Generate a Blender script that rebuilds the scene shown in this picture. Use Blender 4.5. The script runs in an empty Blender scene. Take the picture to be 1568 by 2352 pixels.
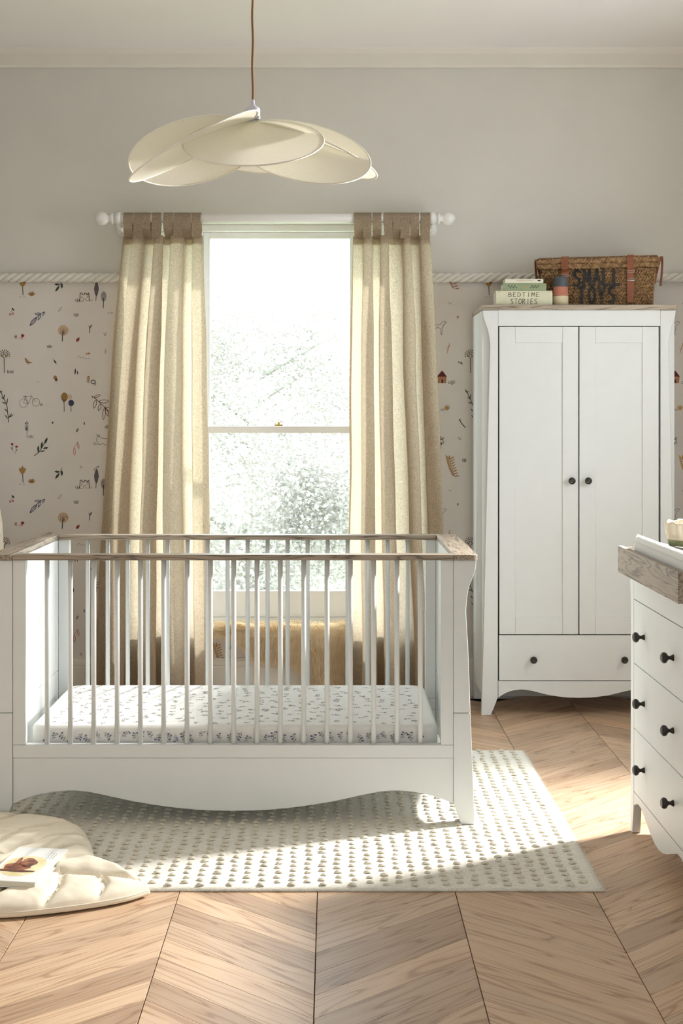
import bpy, bmesh, math, random
from mathutils import Vector, Matrix, noise

random.seed(7)
SC = bpy.context.scene
COL = SC.collection

# ------------------------------------------------------------------ camera, light, exposure
FPX, VX, VY, H = 3050.0, 760.0, 960.0, 1.39      # focal length in px, vanishing point, eye height
cam = bpy.data.cameras.new('camera')
cam.sensor_fit = 'AUTO'
cam.sensor_width = 36.0
cam.lens = FPX / 2352.0 * 36.0
cam.shift_x = (784.0 - VX) / 2352.0
cam.shift_y = -(1176.0 - VY) / 2352.0
cam.clip_start = 0.05
cam.clip_end = 200
camo = bpy.data.objects.new('camera', cam)
camo.location = (0, 0, H)
camo.rotation_euler = (math.pi / 2, 0, 0)
COL.objects.link(camo)
SC.camera = camo

world = bpy.data.worlds.new('daylight_sky')
SC.world = world
world.use_nodes = True
bg = world.node_tree.nodes['Background']
bg.inputs[0].default_value = (0.82, 0.92, 1.0, 1)
bg.inputs[1].default_value = 11.0

def area_light(name, loc, target, sx, sy, power, color=(1, 1, 1), portal=False, spread=math.pi):
    l = bpy.data.lights.new(name, 'AREA')
    l.shape = 'RECTANGLE'
    l.size, l.size_y = sx, sy
    l.energy = power
    l.color = color
    l.spread = spread
    if portal:
        l.cycles.is_portal = True
    o = bpy.data.objects.new(name, l)
    o.location = loc
    o.rotation_euler = (Vector(target) - Vector(loc)).to_track_quat('-Z', 'Y').to_euler()
    COL.objects.link(o)
    return o

area_light('side_key_lamp', (2.50, 5.33, 2.30), (-0.2, 4.3, 0.2), 0.24, 0.24, 390, (1.0, 0.975, 0.94))  # small area lamp added outside the side opening for light from the right
sun = bpy.data.lights.new('sun', 'SUN')
sun.energy = 5.5
sun.angle = math.radians(3.0)
sun.color = (1.0, 0.97, 0.92)
suno = bpy.data.objects.new('sun', sun)
suno.rotation_euler = Vector((-0.27, -0.77, -0.574)).to_track_quat('-Z', 'Y').to_euler()
suno.location = (5, 14, 9)
COL.objects.link(suno)
area_light('window_portal_back', (-0.265, 7.05, 1.36), (-0.265, 0, 1.36), 1.46, 2.10, 1, portal=True)
area_light('front_opening_portal', (1.05, -1.52, 1.25), (1.05, 5, 1.25), 1.2, 1.2, 1, portal=True)
area_light('side_opening_portal', (2.12, 4.92, 1.85), (0, 4.92, 1.85), 0.74, 1.2, 1, portal=True)

vs = SC.view_settings
vs.view_transform = 'Standard'
vs.look = 'None'
vs.gamma = 1.0
vs.use_curve_mapping = False
vs.exposure = -0.15
SC.cycles.use_denoising = True
SC.cycles.use_adaptive_sampling = True
SC.cycles.adaptive_threshold = 0.025
SC.cycles.max_bounces = 9
SC.cycles.diffuse_bounces = 5
SC.cycles.transparent_max_bounces = 16
SC.cycles.sample_clamp_indirect = 8.0

# ------------------------------------------------------------------ helpers
def PX(px, Y): return (px - VX) / FPX * Y
def PZ(py, Y): return H - (py - VY) / FPX * Y
def floor_pt(px, py, z=0.0):
    Y = FPX * (H - z) / (py - VY)
    return PX(px, Y), Y

def srgb(r, g, b):
    def c(v):
        v /= 255.0
        return v / 12.92 if v <= 0.04045 else ((v + 0.055) / 1.055) ** 2.4
    return (c(r), c(g), c(b), 1.0)

class N:
    """tiny node-graph builder"""
    def __init__(self, name):
        self.m = bpy.data.materials.new(name)
        self.m.use_nodes = True
        self.nt = self.m.node_tree
        self.b = self.nt.nodes['Principled BSDF']
        self.out = self.nt.nodes['Material Output']
    def node(self, t, **kw):
        n = self.nt.nodes.new(t)
        for k, v in kw.items():
            if k in n.inputs: n.inputs[k].default_value = v
            else: setattr(n, k, v)
        return n
    def link(self, a, b): self.nt.links.new(a, b)
    def coords(self, scale=(1, 1, 1), kind='Object', randomize=False):
        tc = self.node('ShaderNodeTexCoord')
        mp = self.node('ShaderNodeMapping')
        mp.inputs['Scale'].default_value = scale
        self.link(tc.outputs[kind], mp.inputs['Vector'])
        if randomize:
            oi = self.node('ShaderNodeObjectInfo')
            ml = self.node('ShaderNodeMath', operation='MULTIPLY')
            ml.inputs[1].default_value = 57.0
            self.link(oi.outputs['Random'], ml.inputs[0])
            self.link(ml.outputs[0], mp.inputs['Location'])
        return mp.outputs['Vector']
    def noise(self, vec, scale, detail=3, rough=0.55, dist=0.0):
        n = self.node('ShaderNodeTexNoise')
        n.inputs['Scale'].default_value = scale
        n.inputs['Detail'].default_value = detail
        n.inputs['Roughness'].default_value = rough
        n.inputs['Distortion'].default_value = dist
        self.link(vec, n.inputs['Vector'])
        return n.outputs['Fac']
    def ramp(self, fac, stops):
        r = self.node('ShaderNodeValToRGB')
        els = r.color_ramp.elements
        while len(els) < len(stops): els.new(0.5)
        for e, (p, c) in zip(els, stops):
            e.position = p
            e.color = c
        self.link(fac, r.inputs[0])
        return r.outputs[0]
    def mix(self, a, b, fac, blend='MIX'):
        m = self.node('ShaderNodeMix', data_type='RGBA', blend_type=blend)
        for i, v in ((6, a), (7, b)):
            if isinstance(v, tuple): m.inputs[i].default_value = v
            else: self.link(v, m.inputs[i])
        if isinstance(fac, (int, float)): m.inputs[0].default_value = fac
        else: self.link(fac, m.inputs[0])
        return m.outputs[2]
    def bump(self, hgt, strength=0.3, dist=0.002):
        b = self.node('ShaderNodeBump')
        b.inputs['Strength'].default_value = strength
        b.inputs['Distance'].default_value = dist
        self.link(hgt, b.inputs['Height'])
        self.link(b.outputs[0], self.b.inputs['Normal'])
        return b.outputs[0]
    def base(self, c, rough=0.5):
        if isinstance(c, tuple): self.b.inputs['Base Color'].default_value = c
        else: self.link(c, self.b.inputs['Base Color'])
        self.b.inputs['Roughness'].default_value = rough
        return self

def plain(name, c, rough=0.5, metal=0.0, var=0.04, scale=30):
    n = N(name)
    v = n.coords()
    f = n.noise(v, scale, 3)
    lo = tuple(x * (1 - var) for x in c[:3]) + (1,)
    hi = tuple(min(1, x * (1 + var)) for x in c[:3]) + (1,)
    n.base(n.ramp(f, [(0.3, lo), (0.7, hi)]), rough)
    n.b.inputs['Metallic'].default_value = metal
    return n.m

def wood(name, axis, dark, mid, light, scale=1.0, rough=0.5, rnd=False, ring=1.0, fine_s=420.0, fine_a=9.0, line=0.13):
    """oak grain running along the given local axis"""
    n = N(name)
    s = [14.0, 14.0, 14.0]
    s[axis] = 1.2
    v = n.coords(tuple(x * scale for x in s), randomize=rnd)
    big = n.noise(v, 1.1, 2, 0.5, 0.6)
    wv = n.node('ShaderNodeMath', operation='MULTIPLY'); wv.inputs[1].default_value = 26.0 * ring
    n.link(big, wv.inputs[0])
    sn = n.node('ShaderNodeMath', operation='SINE'); n.link(wv.outputs[0], sn.inputs[0])
    s2 = [fine_s] * 3; s2[axis] = fine_a
    v2 = n.coords(tuple(x * scale for x in s2), randomize=rnd)
    fine = n.noise(v2, 1.0, 3, 0.6)
    mp = n.node('ShaderNodeMapRange'); mp.inputs[1].default_value = -1; mp.inputs[2].default_value = 1
    n.link(sn.outputs[0], mp.inputs[0])
    c1 = n.ramp(mp.outputs[0], [(0.0, dark), (line, mid), (1.0, light)])
    c2 = n.ramp(fine, [(0.32, (0.72, 0.70, 0.68, 1)), (0.58, (1, 1, 1, 1))])
    col = n.mix(c1, c2, 0.55, 'MULTIPLY')
    if rnd:
        oi = n.node('ShaderNodeObjectInfo')
        tint = n.ramp(oi.outputs['Random'], [(0.0, (0.68, 0.62, 0.57, 1)), (0.2, (0.92, 0.90, 0.88, 1)), (0.45, (1.0, 0.95, 0.90, 1)), (0.7, (1.07, 1.04, 0.99, 1)), (0.85, (0.84, 0.80, 0.76, 1)), (1.0, (1.10, 1.02, 0.93, 1))])
        col = n.mix(col, tint, 1.0, 'MULTIPLY')
    n.base(col, rough)
    n.bump(fine, 0.25, 0.0008)
    return n.m

def cloth(name, c, trans=0.0, weave=0.16, rough=0.9, scale=1.0, bump=0.25):
    n = N(name)
    a = n.noise(n.coords((60 * scale, 400 * scale, 520 * scale)), 1.0, 2, 0.7)
    b = n.noise(n.coords((520 * scale, 400 * scale, 60 * scale)), 1.0, 2, 0.7)
    ad = n.node('ShaderNodeMath', operation='ADD'); n.link(a, ad.inputs[0]); n.link(b, ad.inputs[1])
    hf = n.node('ShaderNodeMath', operation='MULTIPLY'); hf.inputs[1].default_value = 0.5
    n.link(ad.outputs[0], hf.inputs[0])
    lo = tuple(x * (1 - weave * 1.6) for x in c[:3]) + (1,)
    hi = tuple(min(1, x * (1 + weave)) for x in c[:3]) + (1,)
    col = n.ramp(hf.outputs[0], [(0.36, lo), (0.62, hi)])
    n.base(col, rough)
    n.b.inputs['Specular IOR Level'].default_value = 0.15
    nor = n.bump(hf.outputs[0], bump, 0.0015)
    if trans > 0:
        t = n.node('ShaderNodeBsdfTranslucent')
        n.link(col, t.inputs[0]); n.link(nor, t.inputs['Normal'])
        mx = n.node('ShaderNodeMixShader'); mx.inputs[0].default_value = trans
        n.link(n.b.outputs[0], mx.inputs[1]); n.link(t.outputs[0], mx.inputs[2])
        n.link(mx.outputs[0], n.out.inputs[0])
    return n.m

M = {}
M['white'] = plain('furniture_white_paint', (0.735, 0.755, 0.75, 1), 0.42, var=0.012, scale=12)
M['frame_white'] = plain('window_white_paint', (0.86, 0.85, 0.83, 1), 0.4, var=0.01)
M['wall'] = plain('warm_grey_wall_paint', (0.66, 0.64, 0.59, 1), 0.85, var=0.02, scale=3)
M['paper'] = plain('wallpaper_ground', (0.70, 0.655, 0.61, 1), 0.85, var=0.015, scale=8)
M['ceiling'] = plain('ceiling_paint', (0.89, 0.862, 0.845, 1), 0.9, var=0.01, scale=2)
M['trim'] = plain('trim_paint', (0.76, 0.725, 0.66, 1), 0.6, var=0.012, scale=5)
M['rope'] = plain('white_rope', (0.74, 0.715, 0.655, 1), 0.75, var=0.03, scale=60)
oak = (srgb(108, 96, 83), srgb(150, 136, 119), srgb(169, 155, 138))
M['oak_x'] = wood('grey_oak_along_x', 0, *oak, scale=1.9, ring=1.5, line=.12)
M['oak_y'] = wood('grey_oak_along_y', 1, *oak, scale=1.9, ring=1.5, line=.12)
M['floor'] = wood('oak_chevron_plank', 0, srgb(170, 140, 114), srgb(197, 168, 140), srgb(207, 181, 154), 0.9, 0.42, rnd=True, ring=1.8, fine_s=620.0, fine_a=12.0, line=0.09)
M['gap'] = plain('dark_subfloor_and_gap_shade', (0.05, 0.035, 0.025, 1), 0.9)  # subfloor, also the sheets that paint shade behind doors and drawers
M['linen'] = cloth('beige_linen', (0.575, 0.475, 0.352, 1), 0.54, 0.2)
M['lampcloth'] = cloth('cream_lamp_cloth', (0.90, 0.875, 0.765, 1), 0.40, 0.03, bump=0.05)
M['lampwire'] = plain('cream_binding', (0.82, 0.79, 0.70, 1), 0.6)
M['socket'] = plain('pale_lilac_plastic', (0.62, 0.62, 0.70, 1), 0.35)
M['cord'] = plain('brown_textile_cord', (0.23, 0.115, 0.045, 1), 0.85, var=0.25, scale=300)
M['steel'] = plain('steel', (0.6, 0.6, 0.62, 1), 0.3, 1.0)
M['knob'] = plain('dark_bronze_knob', (0.028, 0.022, 0.018, 1), 0.32, 0.2, var=0.2)
M['sheet'] = cloth('white_cotton_sheet', (0.80, 0.785, 0.755, 1), 0, 0.03, bump=0.1)
M['wool'] = cloth('cream_wool', (0.80, 0.775, 0.70, 1), 0, 0.12, scale=0.7, bump=0.8)
M['tuft'] = cloth('cream_wool_loop', (0.73, 0.68, 0.57, 1), 0, 0.16, scale=0.9, bump=0.6)
M['cotton'] = cloth('cream_cotton_quilt', (0.82, 0.745, 0.61, 1), 0, 0.03, bump=0.12)
M['leather'] = plain('tan_leather', srgb(122, 68, 40), 0.5, var=0.12, scale=60)
M['black'] = plain('black_ink', (0.018, 0.017, 0.017, 1), 0.7)
M['glassfoot'] = plain('green_glass', (0.1, 0.2, 0.14, 1), 0.2)
def fur_mat():
    n = N('cream_fleece')
    f = n.noise(n.coords((14, 14, 14)), 1, 3)
    col = n.ramp(f, [(0.3, (0.78, 0.62, 0.40, 1)), (0.7, (0.90, 0.80, 0.62, 1))])
    n.base(col, 0.7)
    t = n.node('ShaderNodeBsdfTranslucent'); n.link(col, t.inputs[0])
    mx = n.node('ShaderNodeMixShader'); mx.inputs[0].default_value = 0.35
    n.link(n.b.outputs[0], mx.inputs[1]); n.link(t.outputs[0], mx.inputs[2]); n.link(mx.outputs[0], n.out.inputs[0])
    return n.m
M['fur'] = fur_mat()
def glass_mat():
    n = N('window_glass')
    tr = n.node('ShaderNodeBsdfTransparent'); tr.inputs[0].default_value = (0.98, 1.0, 0.99, 1)
    gl = n.node('ShaderNodeBsdfGlossy'); gl.inputs['Roughness'].default_value = 0.02
    mx = n.node('ShaderNodeMixShader'); mx.inputs[0].default_value = 0.06
    n.link(tr.outputs[0], mx.inputs[1]); n.link(gl.outputs[0], mx.inputs[2]); n.link(mx.outputs[0], n.out.inputs[0])
    return n.m
M['glass'] = glass_mat()
def waffle_mat():
    n = N('white_waffle_cotton')
    v = n.coords((1, 1, 1))
    w1 = n.node('ShaderNodeTexVoronoi'); w1.inputs['Scale'].default_value = 170; n.link(v, w1.inputs['Vector'])
    n.base((0.80, 0.80, 0.785, 1), 0.85)
    n.bump(w1.outputs['Distance'], 0.3, 0.002)
    return n.m
M['waffle'] = waffle_mat()
def grass_strand():
    n = N('seagrass_strand')
    f = n.noise(n.coords((60, 60, 60)), 1, 3)
    col = n.ramp(f, [(0.25, srgb(86, 62, 38)), (0.5, srgb(132, 100, 64)), (0.78, srgb(170, 136, 94))])
    n.base(col, 0.65)
    return n.m
M['seagrass'] = grass_strand()

# ---- meshes
class MB:
    def __init__(self):
        self.v, self.f, self.mi = [], [], []
    def add(self, verts, faces, mi=0):
        o = len(self.v)
        self.v += [tuple(p) for p in verts]
        self.f += [tuple(i + o for i in f) for f in faces]
        self.mi += [mi] * len(faces)
        return self
    def box(self, x0, x1, y0, y1, z0, z1, mi=0):
        v = [(x0, y0, z0), (x1, y0, z0), (x1, y1, z0), (x0, y1, z0), (x0, y0, z1), (x1, y0, z1), (x1, y1, z1), (x0, y1, z1)]
        return self.add(v, [(0, 3, 2, 1), (4, 5, 6, 7), (0, 1, 5, 4), (1, 2, 6, 5), (2, 3, 7, 6), (3, 0, 4, 7)], mi)
    def prism(self, poly, a, b, plane='xz', mi=0):
        """poly in plane coords extruded from a to b on the third axis"""
        def p(u, w, t):
            return {'xz': (u, t, w), 'yz': (t, u, w), 'xy': (u, w, t)}[plane]
        n = len(poly)
        v = [p(u, w, a) for u, w in poly] + [p(u, w, b) for u, w in poly]
        f = [tuple(range(n)), tuple(range(2 * n - 1, n - 1, -1))]
        f += [(i, i + n, (i + 1) % n + n, (i + 1) % n) for i in range(n)]
        return self.add(v, f, mi)
    def lathe(self, prof, seg=24, c=(0, 0, 0), mi=0):
        v, f = [], []
        for r, h in prof:
            for i in range(seg):
                a = 2 * math.pi * i / seg
                v.append((c[0] + r * math.cos(a), c[1] + r * math.sin(a), c[2] + h))
        for j in range(len(prof) - 1):
            for i in range(seg):
                k = (i + 1) % seg
                f.append((j * seg + i, j * seg + k, (j + 1) * seg + k, (j + 1) * seg + i))
        f.append(tuple(range(seg - 1, -1, -1)))
        f.append(tuple((len(prof) - 1) * seg + i for i in range(seg)))
        return self.add(v, f, mi)
    def tube(self, pts, r, seg=8, closed=False, mi=0, taper=None):
        pts = [Vector(p) for p in pts]
        n = len(pts)
        v, f = [], []
        up = Vector((0, 0, 1))
        prev = None
        for i, p in enumerate(pts):
            a = pts[(i - 1) % n] if (closed or i > 0) else p
            b = pts[(i + 1) % n] if (closed or i < n - 1) else p
            t = (b - a).normalized()
            if prev is None:
                ref = up if abs(t.z) < 0.9 else Vector((1, 0, 0))
                s = t.cross(ref).normalized()
            else:
                s = (prev - t * prev.dot(t)).normalized()
            prev = s
            w = t.cross(s)
            rr = r if taper is None else r * taper[i]
            for k in range(seg):
                q = 2 * math.pi * k / seg
                v.append(p + s * (rr * math.cos(q)) + w * (rr * math.sin(q)))
        m = n if closed else n - 1
        for i in range(m):
            for k in range(seg):
                k2 = (k + 1) % seg
                i2 = (i + 1) % n
                f.append((i * seg + k, i * seg + k2, i2 * seg + k2, i2 * seg + k))
        if not closed:
            f.append(tuple(range(seg - 1, -1, -1)))
            f.append(tuple((n - 1) * seg + k for k in range(seg)))
        return self.add(v, f, mi)
    def ribbon(self, pts, side, half, thick, mi=0):
        """flat strap along pts; side = width direction"""
        pts = [Vector(p) for p in pts]
        side = Vector(side).normalized()
        v, f = [], []
        n = len(pts)
        for i, p in enumerate(pts):
            t = (pts[min(i + 1, n - 1)] - pts[max(i - 1, 0)]).normalized()
            nn = t.cross(side).normalized() * (thick / 2)
            v += [p - side * half - nn, p + side * half - nn, p + side * half + nn, p - side * half + nn]
        for i in range(n - 1):
            for k in range(4):
                k2 = (k + 1) % 4
                f.append((i * 4 + k, i * 4 + k2, i * 4 + 4 + k2, i * 4 + 4 + k))
        f += [(3, 2, 1, 0), tuple((n - 1) * 4 + k for k in range(4))]
        return self.add(v, f, mi)
    def build(self, name, mats, parent=None, smooth=False, bevel=0.0, origin=None, seg=2):
        off = Vector(origin) if origin is not None else (wloc(parent) if parent else Vector((0, 0, 0)))
        me = bpy.data.meshes.new(name)
        me.from_pydata([tuple(Vector(p) - off) for p in self.v], [], self.f)
        if not isinstance(mats, (list, tuple)): mats = [mats]
        for m in mats: me.materials.append(M[m] if isinstance(m, str) else m)
        if len(mats) > 1: me.polygons.foreach_set('material_index', self.mi)
        me.polygons.foreach_set('use_smooth', [smooth] * len(me.polygons))
        me.update()
        o = bpy.data.objects.new(name, me)
        COL.objects.link(o)
        if origin is not None:
            o.location = off - (wloc(parent) if parent else Vector((0, 0, 0)))
        if parent: o.parent = parent
        if bevel > 0:
            b = o.modifiers.new('bevel', 'BEVEL')
            b.width = bevel; b.segments = seg; b.limit_method = 'ANGLE'; b.angle_limit = math.radians(35)
            for p in me.polygons: p.use_smooth = True
            o.modifiers.new('wn', 'WEIGHTED_NORMAL').keep_sharp = False
        return o

def wloc(o):
    v = Vector((0, 0, 0))
    while o is not None:
        v += o.location
        o = o.parent
    return v

def thing(name, loc, label, cat, group=None):
    o = bpy.data.objects.new(name, None)
    o.empty_display_size = 0.1
    o.location = loc
    COL.objects.link(o)
    return tag(o, label, cat, group)

def tag(o, label, cat, group=None, kind=None):
    o['label'] = label
    o['category'] = cat
    if group: o['group'] = group
    if kind: o['kind'] = kind
    return o

def struct(o, label, cat):
    return tag(o, label, cat, None, 'structure')

def dup(o, parent, world, rot=None):
    c = o.copy()
    COL.objects.link(c)
    c.parent = parent
    c.location = Vector(world) - wloc(parent)
    if rot is not None: c.rotation_euler = rot
    return c

# ------------------------------------------------------------------ room shell
WY = 6.66                                         # face of the back wall
XL, XR, YF, ZC = -2.4, 2.0, -1.4, 3.22            # left wall, right wall, wall behind the camera, ceiling
WX0, WX1, WZ0, WZ1 = -0.98, 0.45, 0.325, 2.385    # back window opening
ROPE_Z = PZ(639, WY)
TH = 0.24

floor = MB().box(XL, XR, YF, WY, -0.06, -0.018).build('floor', 'gap')
struct(floor, 'oak chevron parquet floor', 'floor')

wb = MB()
for z0, z1, mi in ((-0.05, ROPE_Z, 1), (ROPE_Z, ZC + .1, 0)):
    wb.box(XL - .2, WX0, WY, WY + TH, z0, z1, mi)
    wb.box(WX1, XR + .2, WY, WY + TH, z0, z1, mi)
wb.box(WX0, WX1, WY, WY + TH, -0.05, WZ0, 1)
wb.box(WX0, WX1, WY, WY + TH, WZ1, ZC + .1, 0)
wall_back = struct(wb.build('wall_back', ['wall', 'paper']), 'back wall, grey paint above nature motif wallpaper', 'wall')

struct(MB().box(XL - .2, XL, YF, WY, -0.05, ZC + .1).build('wall_left', 'wall'), 'warm grey wall at the left of the room', 'wall')
wr = MB()
SY0, SY1, SZ0, SZ1 = 4.55, 5.29, 1.25, 2.45  # unseen opening added for the key lamp; far jamb keeps it off the wardrobe
wr.box(XR, XR + .2, YF, SY0, -0.05, ZC + .1).box(XR, XR + .2, SY1, WY, -0.05, ZC + .1)
wr.box(XR, XR + .2, SY0, SY1, -0.05, SZ0).box(XR, XR + .2, SY0, SY1, SZ1, ZC + .1)
struct(wr.build('wall_right', 'wall'), 'warm grey wall at the right with an opening added for the key lamp', 'wall')
wf = MB()
FX0, FX1, FZ0, FZ1 = 0.45, 1.65, 0.65, 1.85  # unseen opening added, sized and placed for front fill from the sky
wf.box(XL, FX0, YF - .2, YF, -0.05, ZC + .1).box(FX1, XR, YF - .2, YF, -0.05, ZC + .1)
wf.box(FX0, FX1, YF - .2, YF, -0.05, FZ0).box(FX0, FX1, YF - .2, YF, FZ1, ZC + .1)
struct(wf.build('wall_front', 'wall'), 'wall behind the viewer with an opening added for fill light', 'wall')
struct(MB().box(XL - .2, XR + .2, YF - .2, WY + TH, ZC, ZC + .15).build('ceiling', 'ceiling'), 'plain off-white ceiling', 'ceiling')

# cornice: fascia with a small cove
zc0 = PZ(157, WY)
prof = [(WY, zc0), (WY - .018, zc0), (WY - .022, zc0 + .012), (WY - .05, zc0 + .03), (WY - .085, ZC - .025), (WY - .10, ZC - .008), (WY - .105, ZC), (WY, ZC)]
struct(MB().prism(prof, XL, XR, 'yz').build('trim_1', 'trim', smooth=False), 'cream cornice along the top of the back wall', 'trim')
# baseboards with a moulded top
def baseboard(x0, x1, nm):
    zt = PZ(1513, WY - .02)
    pr = [(WY, 0), (WY - .022, 0), (WY - .022, zt - .045), (WY - .018, zt - .038), (WY - .021, zt - .030), (WY - .019, zt - .012), (WY - .012, zt - .006), (WY - .012, zt), (WY, zt)]
    return struct(MB().prism(pr, x0, x1, 'yz').build(nm, 'trim'), 'cream moulded skirting board along the back wall', 'baseboard')
baseboard(XL, XR, 'baseboard_back')

# rope dado: twisted strands
def rope(x0, x1, nm, label):
    root = tag(bpy.data.objects.new(nm, None), label, 'trim', None, 'structure')
    root.location = (x0, WY, ROPE_Z); COL.objects.link(root)
    R, r, pitch = 0.0130, 0.0122, 0.125
    n = int((x1 - x0) / 0.006)
    for s in range(3):
        pts = []
        for i in range(n + 1):
            x = x0 + (x1 - x0) * i / n
            a = -2 * math.pi * x / pitch + s * 2 * math.pi / 3
            pts.append((x, WY - R - r + R * math.cos(a), ROPE_Z + R * math.sin(a)))
        MB().tube(pts, r, 8).build('rope_strand', 'rope', root, smooth=True)
    return root
rope(XL + .01, WX0 - .03, 'trim_2', 'twisted white rope dado at the left of the window')
rope(WX1 + .03, XR - .01, 'trim_3', 'twisted white rope dado at the right of the window')

# ---- chevron planks
CW, PW, DR = 0.404, 0.126, 0.355
X00 = -0.040
def plank_mesh(sign):
    """one parallelogram plank, long axis = local x, centre of its top = origin"""
    g, gw = 0.0004, 0.0011
    hw = CW / 2 - gw
    sl = sign * DR / CW
    pts = [(-hw, -hw * sl - PW / 2 + g), (hw, hw * sl - PW / 2 + g), (hw, hw * sl + PW / 2 - g), (-hw, -hw * sl + PW / 2 - g)]
    a = -math.atan2(sign * DR, CW)
    rot = lambda p: (p[0] * math.cos(a) - p[1] * math.sin(a), p[0] * math.sin(a) + p[1] * math.cos(a))
    P = [rot(p) for p in pts]
    cx, cy = sum(p[0] for p in P) / 4, sum(p[1] for p in P) / 4
    ins = [(p[0] + (cx - p[0]) * 0.004, p[1] + (cy - p[1]) * 0.012) for p in P]
    v = [(x, y, -0.017) for x, y in P] + [(x, y, -0.0008) for x, y in P] + [(x, y, 0) for x, y in ins]
    f = [(3, 2, 1, 0), (8, 9, 10, 11)]
    for i in range(4):
        j = (i + 1) % 4
        f += [(i, j, 4 + j, 4 + i), (4 + i, 4 + j, 8 + j, 8 + i)]
    me = bpy.data.meshes.new('plank')
    me.from_pydata(v, [], f)
    me.materials.append(M['floor'])
    return me
PM = {1: plank_mesh(1), -1: plank_mesh(-1)}
stuff_f = MB()
cand = []
for k in range(-7, 7):
    xc = X00 + CW * (k + .5)
    if xc - CW / 2 < XL - .3 or xc + CW / 2 > XR + .3: continue
    sg = 1 if k % 2 == 0 else -1
    yb = 3.677 + DR / 2 * (-1)                     # edge line through the middle of the column
    for j in range(-45, 30):
        yc = yb + PW * (j + .5)
        if yc - DR / 2 - PW < YF - .1 or yc + DR / 2 + PW > WY + .30: continue
        seen = False
        for dx in (-.5, 0, .5):
            for dy in (-.5, 0, .5):
                X = xc + dx * CW; Y = yc + dx * sg * DR + dy * PW
                if Y < 1.0: continue
                u = VX + FPX * X / Y; w = VY + FPX * H / Y
                if -20 < u < 1590 and w < 2370 and Y < WY: seen = True
        cand.append((0 if seen else 1, yc, xc, sg))
cand.sort()
for idx, (hid, yc, xc, sg) in enumerate(cand):
    if hid == 0 and idx < 300:
        o = bpy.data.objects.new('plank', PM[sg])
        COL.objects.link(o)
        o.parent = floor
        o.location = (xc, yc, 0)
        o.rotation_euler = (0, 0, math.atan2(sg * DR, CW))
    else:
        a = math.atan2(sg * DR, CW)
        vv = []
        for p in PM[sg].vertices:
            x, y, z = p.co
            X = xc + x * math.cos(a) - y * math.sin(a)
            Y = yc + x * math.sin(a) + y * math.cos(a)
            vv.append((min(max(X, XL), XR), min(max(Y, YF), WY), z))
        stuff_f.add(vv, [tuple(p.vertices) for p in PM[sg].polygons])
so = stuff_f.build('plank_field', 'floor', floor)
so['kind'] = 'stuff'
del so

# ------------------------------------------------------------------ back window
def window_back():
    root = tag(bpy.data.objects.new('window_1', None), 'white sash window with bright daylight and trees behind', 'window', None, 'structure')
    root.location = (-.265, WY + .15, WZ0); COL.objects.link(root)
    y0, y1 = WY + .17, WY + .235
    gx0, gx1 = PX(482, y0 + .03), PX(803, y0 + .03)
    f = MB()
    f.box(WX0, WX0 + .035, y0, y1, WZ0, WZ1).box(WX1 - .035, WX1, y0, y1, WZ0, WZ1)
    f.box(WX0 + .035, WX1 - .035, y0, y1, WZ1 - .035, WZ1).box(WX0 + .035, WX1 - .035, y0, y1, WZ0, WZ0 + .04)
    f.box(gx0 - .065, gx0 - .035, y0 - .015, y1, WZ0 + .04, WZ1 - .035).box(gx1 + .035, gx1 + .065, y0 - .015, y1, WZ0 + .04, WZ1 - .035)
    f.build('window_frame', 'frame_white', root, bevel=.004)
    zm = PZ(987, y0)
    zt = PZ(546, y0)
    def sash(nm, x0, x1, z0, z1, ya, wb_, wt, ws):
        s = MB()
        s.box(x0, x0 + ws, ya, ya + .03, z0, z1).box(x1 - ws, x1, ya, ya + .03, z0, z1)
        s.box(x0 + ws, x1 - ws, ya, ya + .03, z0, z0 + wb_).box(x0 + ws, x1 - ws, ya, ya + .03, z1 - wt, z1)
        so = s.build(nm, 'frame_white', root, bevel=.003)
        MB().box(x0 + ws - .004, x1 - ws + .004, ya + .012, ya + .016, z0 + wb_ - .004, z1 - wt + .004).build('pane', 'glass', so)
        return so
    zb = PZ(1357, y0)
    sash('upper_sash', gx0 - .034, gx1 + .034, zm - .018, WZ1 - .036, y0 + .034, .036, (WZ1 - .036) - zt, .034)
    lo = sash('lower_sash', gx0 - .034, gx1 + .034, WZ0 + .041, zm + .018, y0 + .002, zb - WZ0 - .041, .036, .034)
    for a, b in ((WX0 + .036, gx0 - .066), (gx1 + .066, WX1 - .036)):
        sash('side_light', a, b, WZ0 + .041, WZ1 - .036, y0 + .01, .08, .03, .012)
    lx = PX(640, y0)
    brass = plain('brass', (0.55, 0.38, 0.12, 1), 0.35, 1.0)
    MB().box(lx - .022, lx + .022, y0 - .012, y0 + .002, zm + .019, zm + .027).lathe([(.009, 0), (.009, .012), (.005, .016)], 12, (lx, y0 - .004, zm + .027)).build('sash_catch', brass, lo)
    s = MB().box(WX0 - .03, WX1 + .03, WY - .05, WY + .005, WZ0 - .032, WZ0 + .001).box(WX0, WX1, WY + .004, WY + .175, WZ0 - .032, WZ0 + .001)
    s.build('window_sill', 'frame_white', root, bevel=.006)
window_back()
def side_frame(nm, axis, a0, a1, z0, z1, t0, t1, label):
    f = MB()
    for p, q, r, s in ((a0, a0 + .05, z0, z1), (a1 - .05, a1, z0, z1), (a0 + .05, a1 - .05, z0, z0 + .05), (a0 + .05, a1 - .05, z1 - .05, z1)):
        if axis == 'y': f.box(t0, t1, p, q, r, s)
        else: f.box(p, q, t0, t1, r, s)
    struct(f.build(nm, 'frame_white', bevel=.004), label, 'window')
side_frame('key_lamp_opening', 'y', SY0, SY1, SZ0, SZ1, XR + .12, XR + .17, 'white frame of the added key lamp opening in the right wall')
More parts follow.
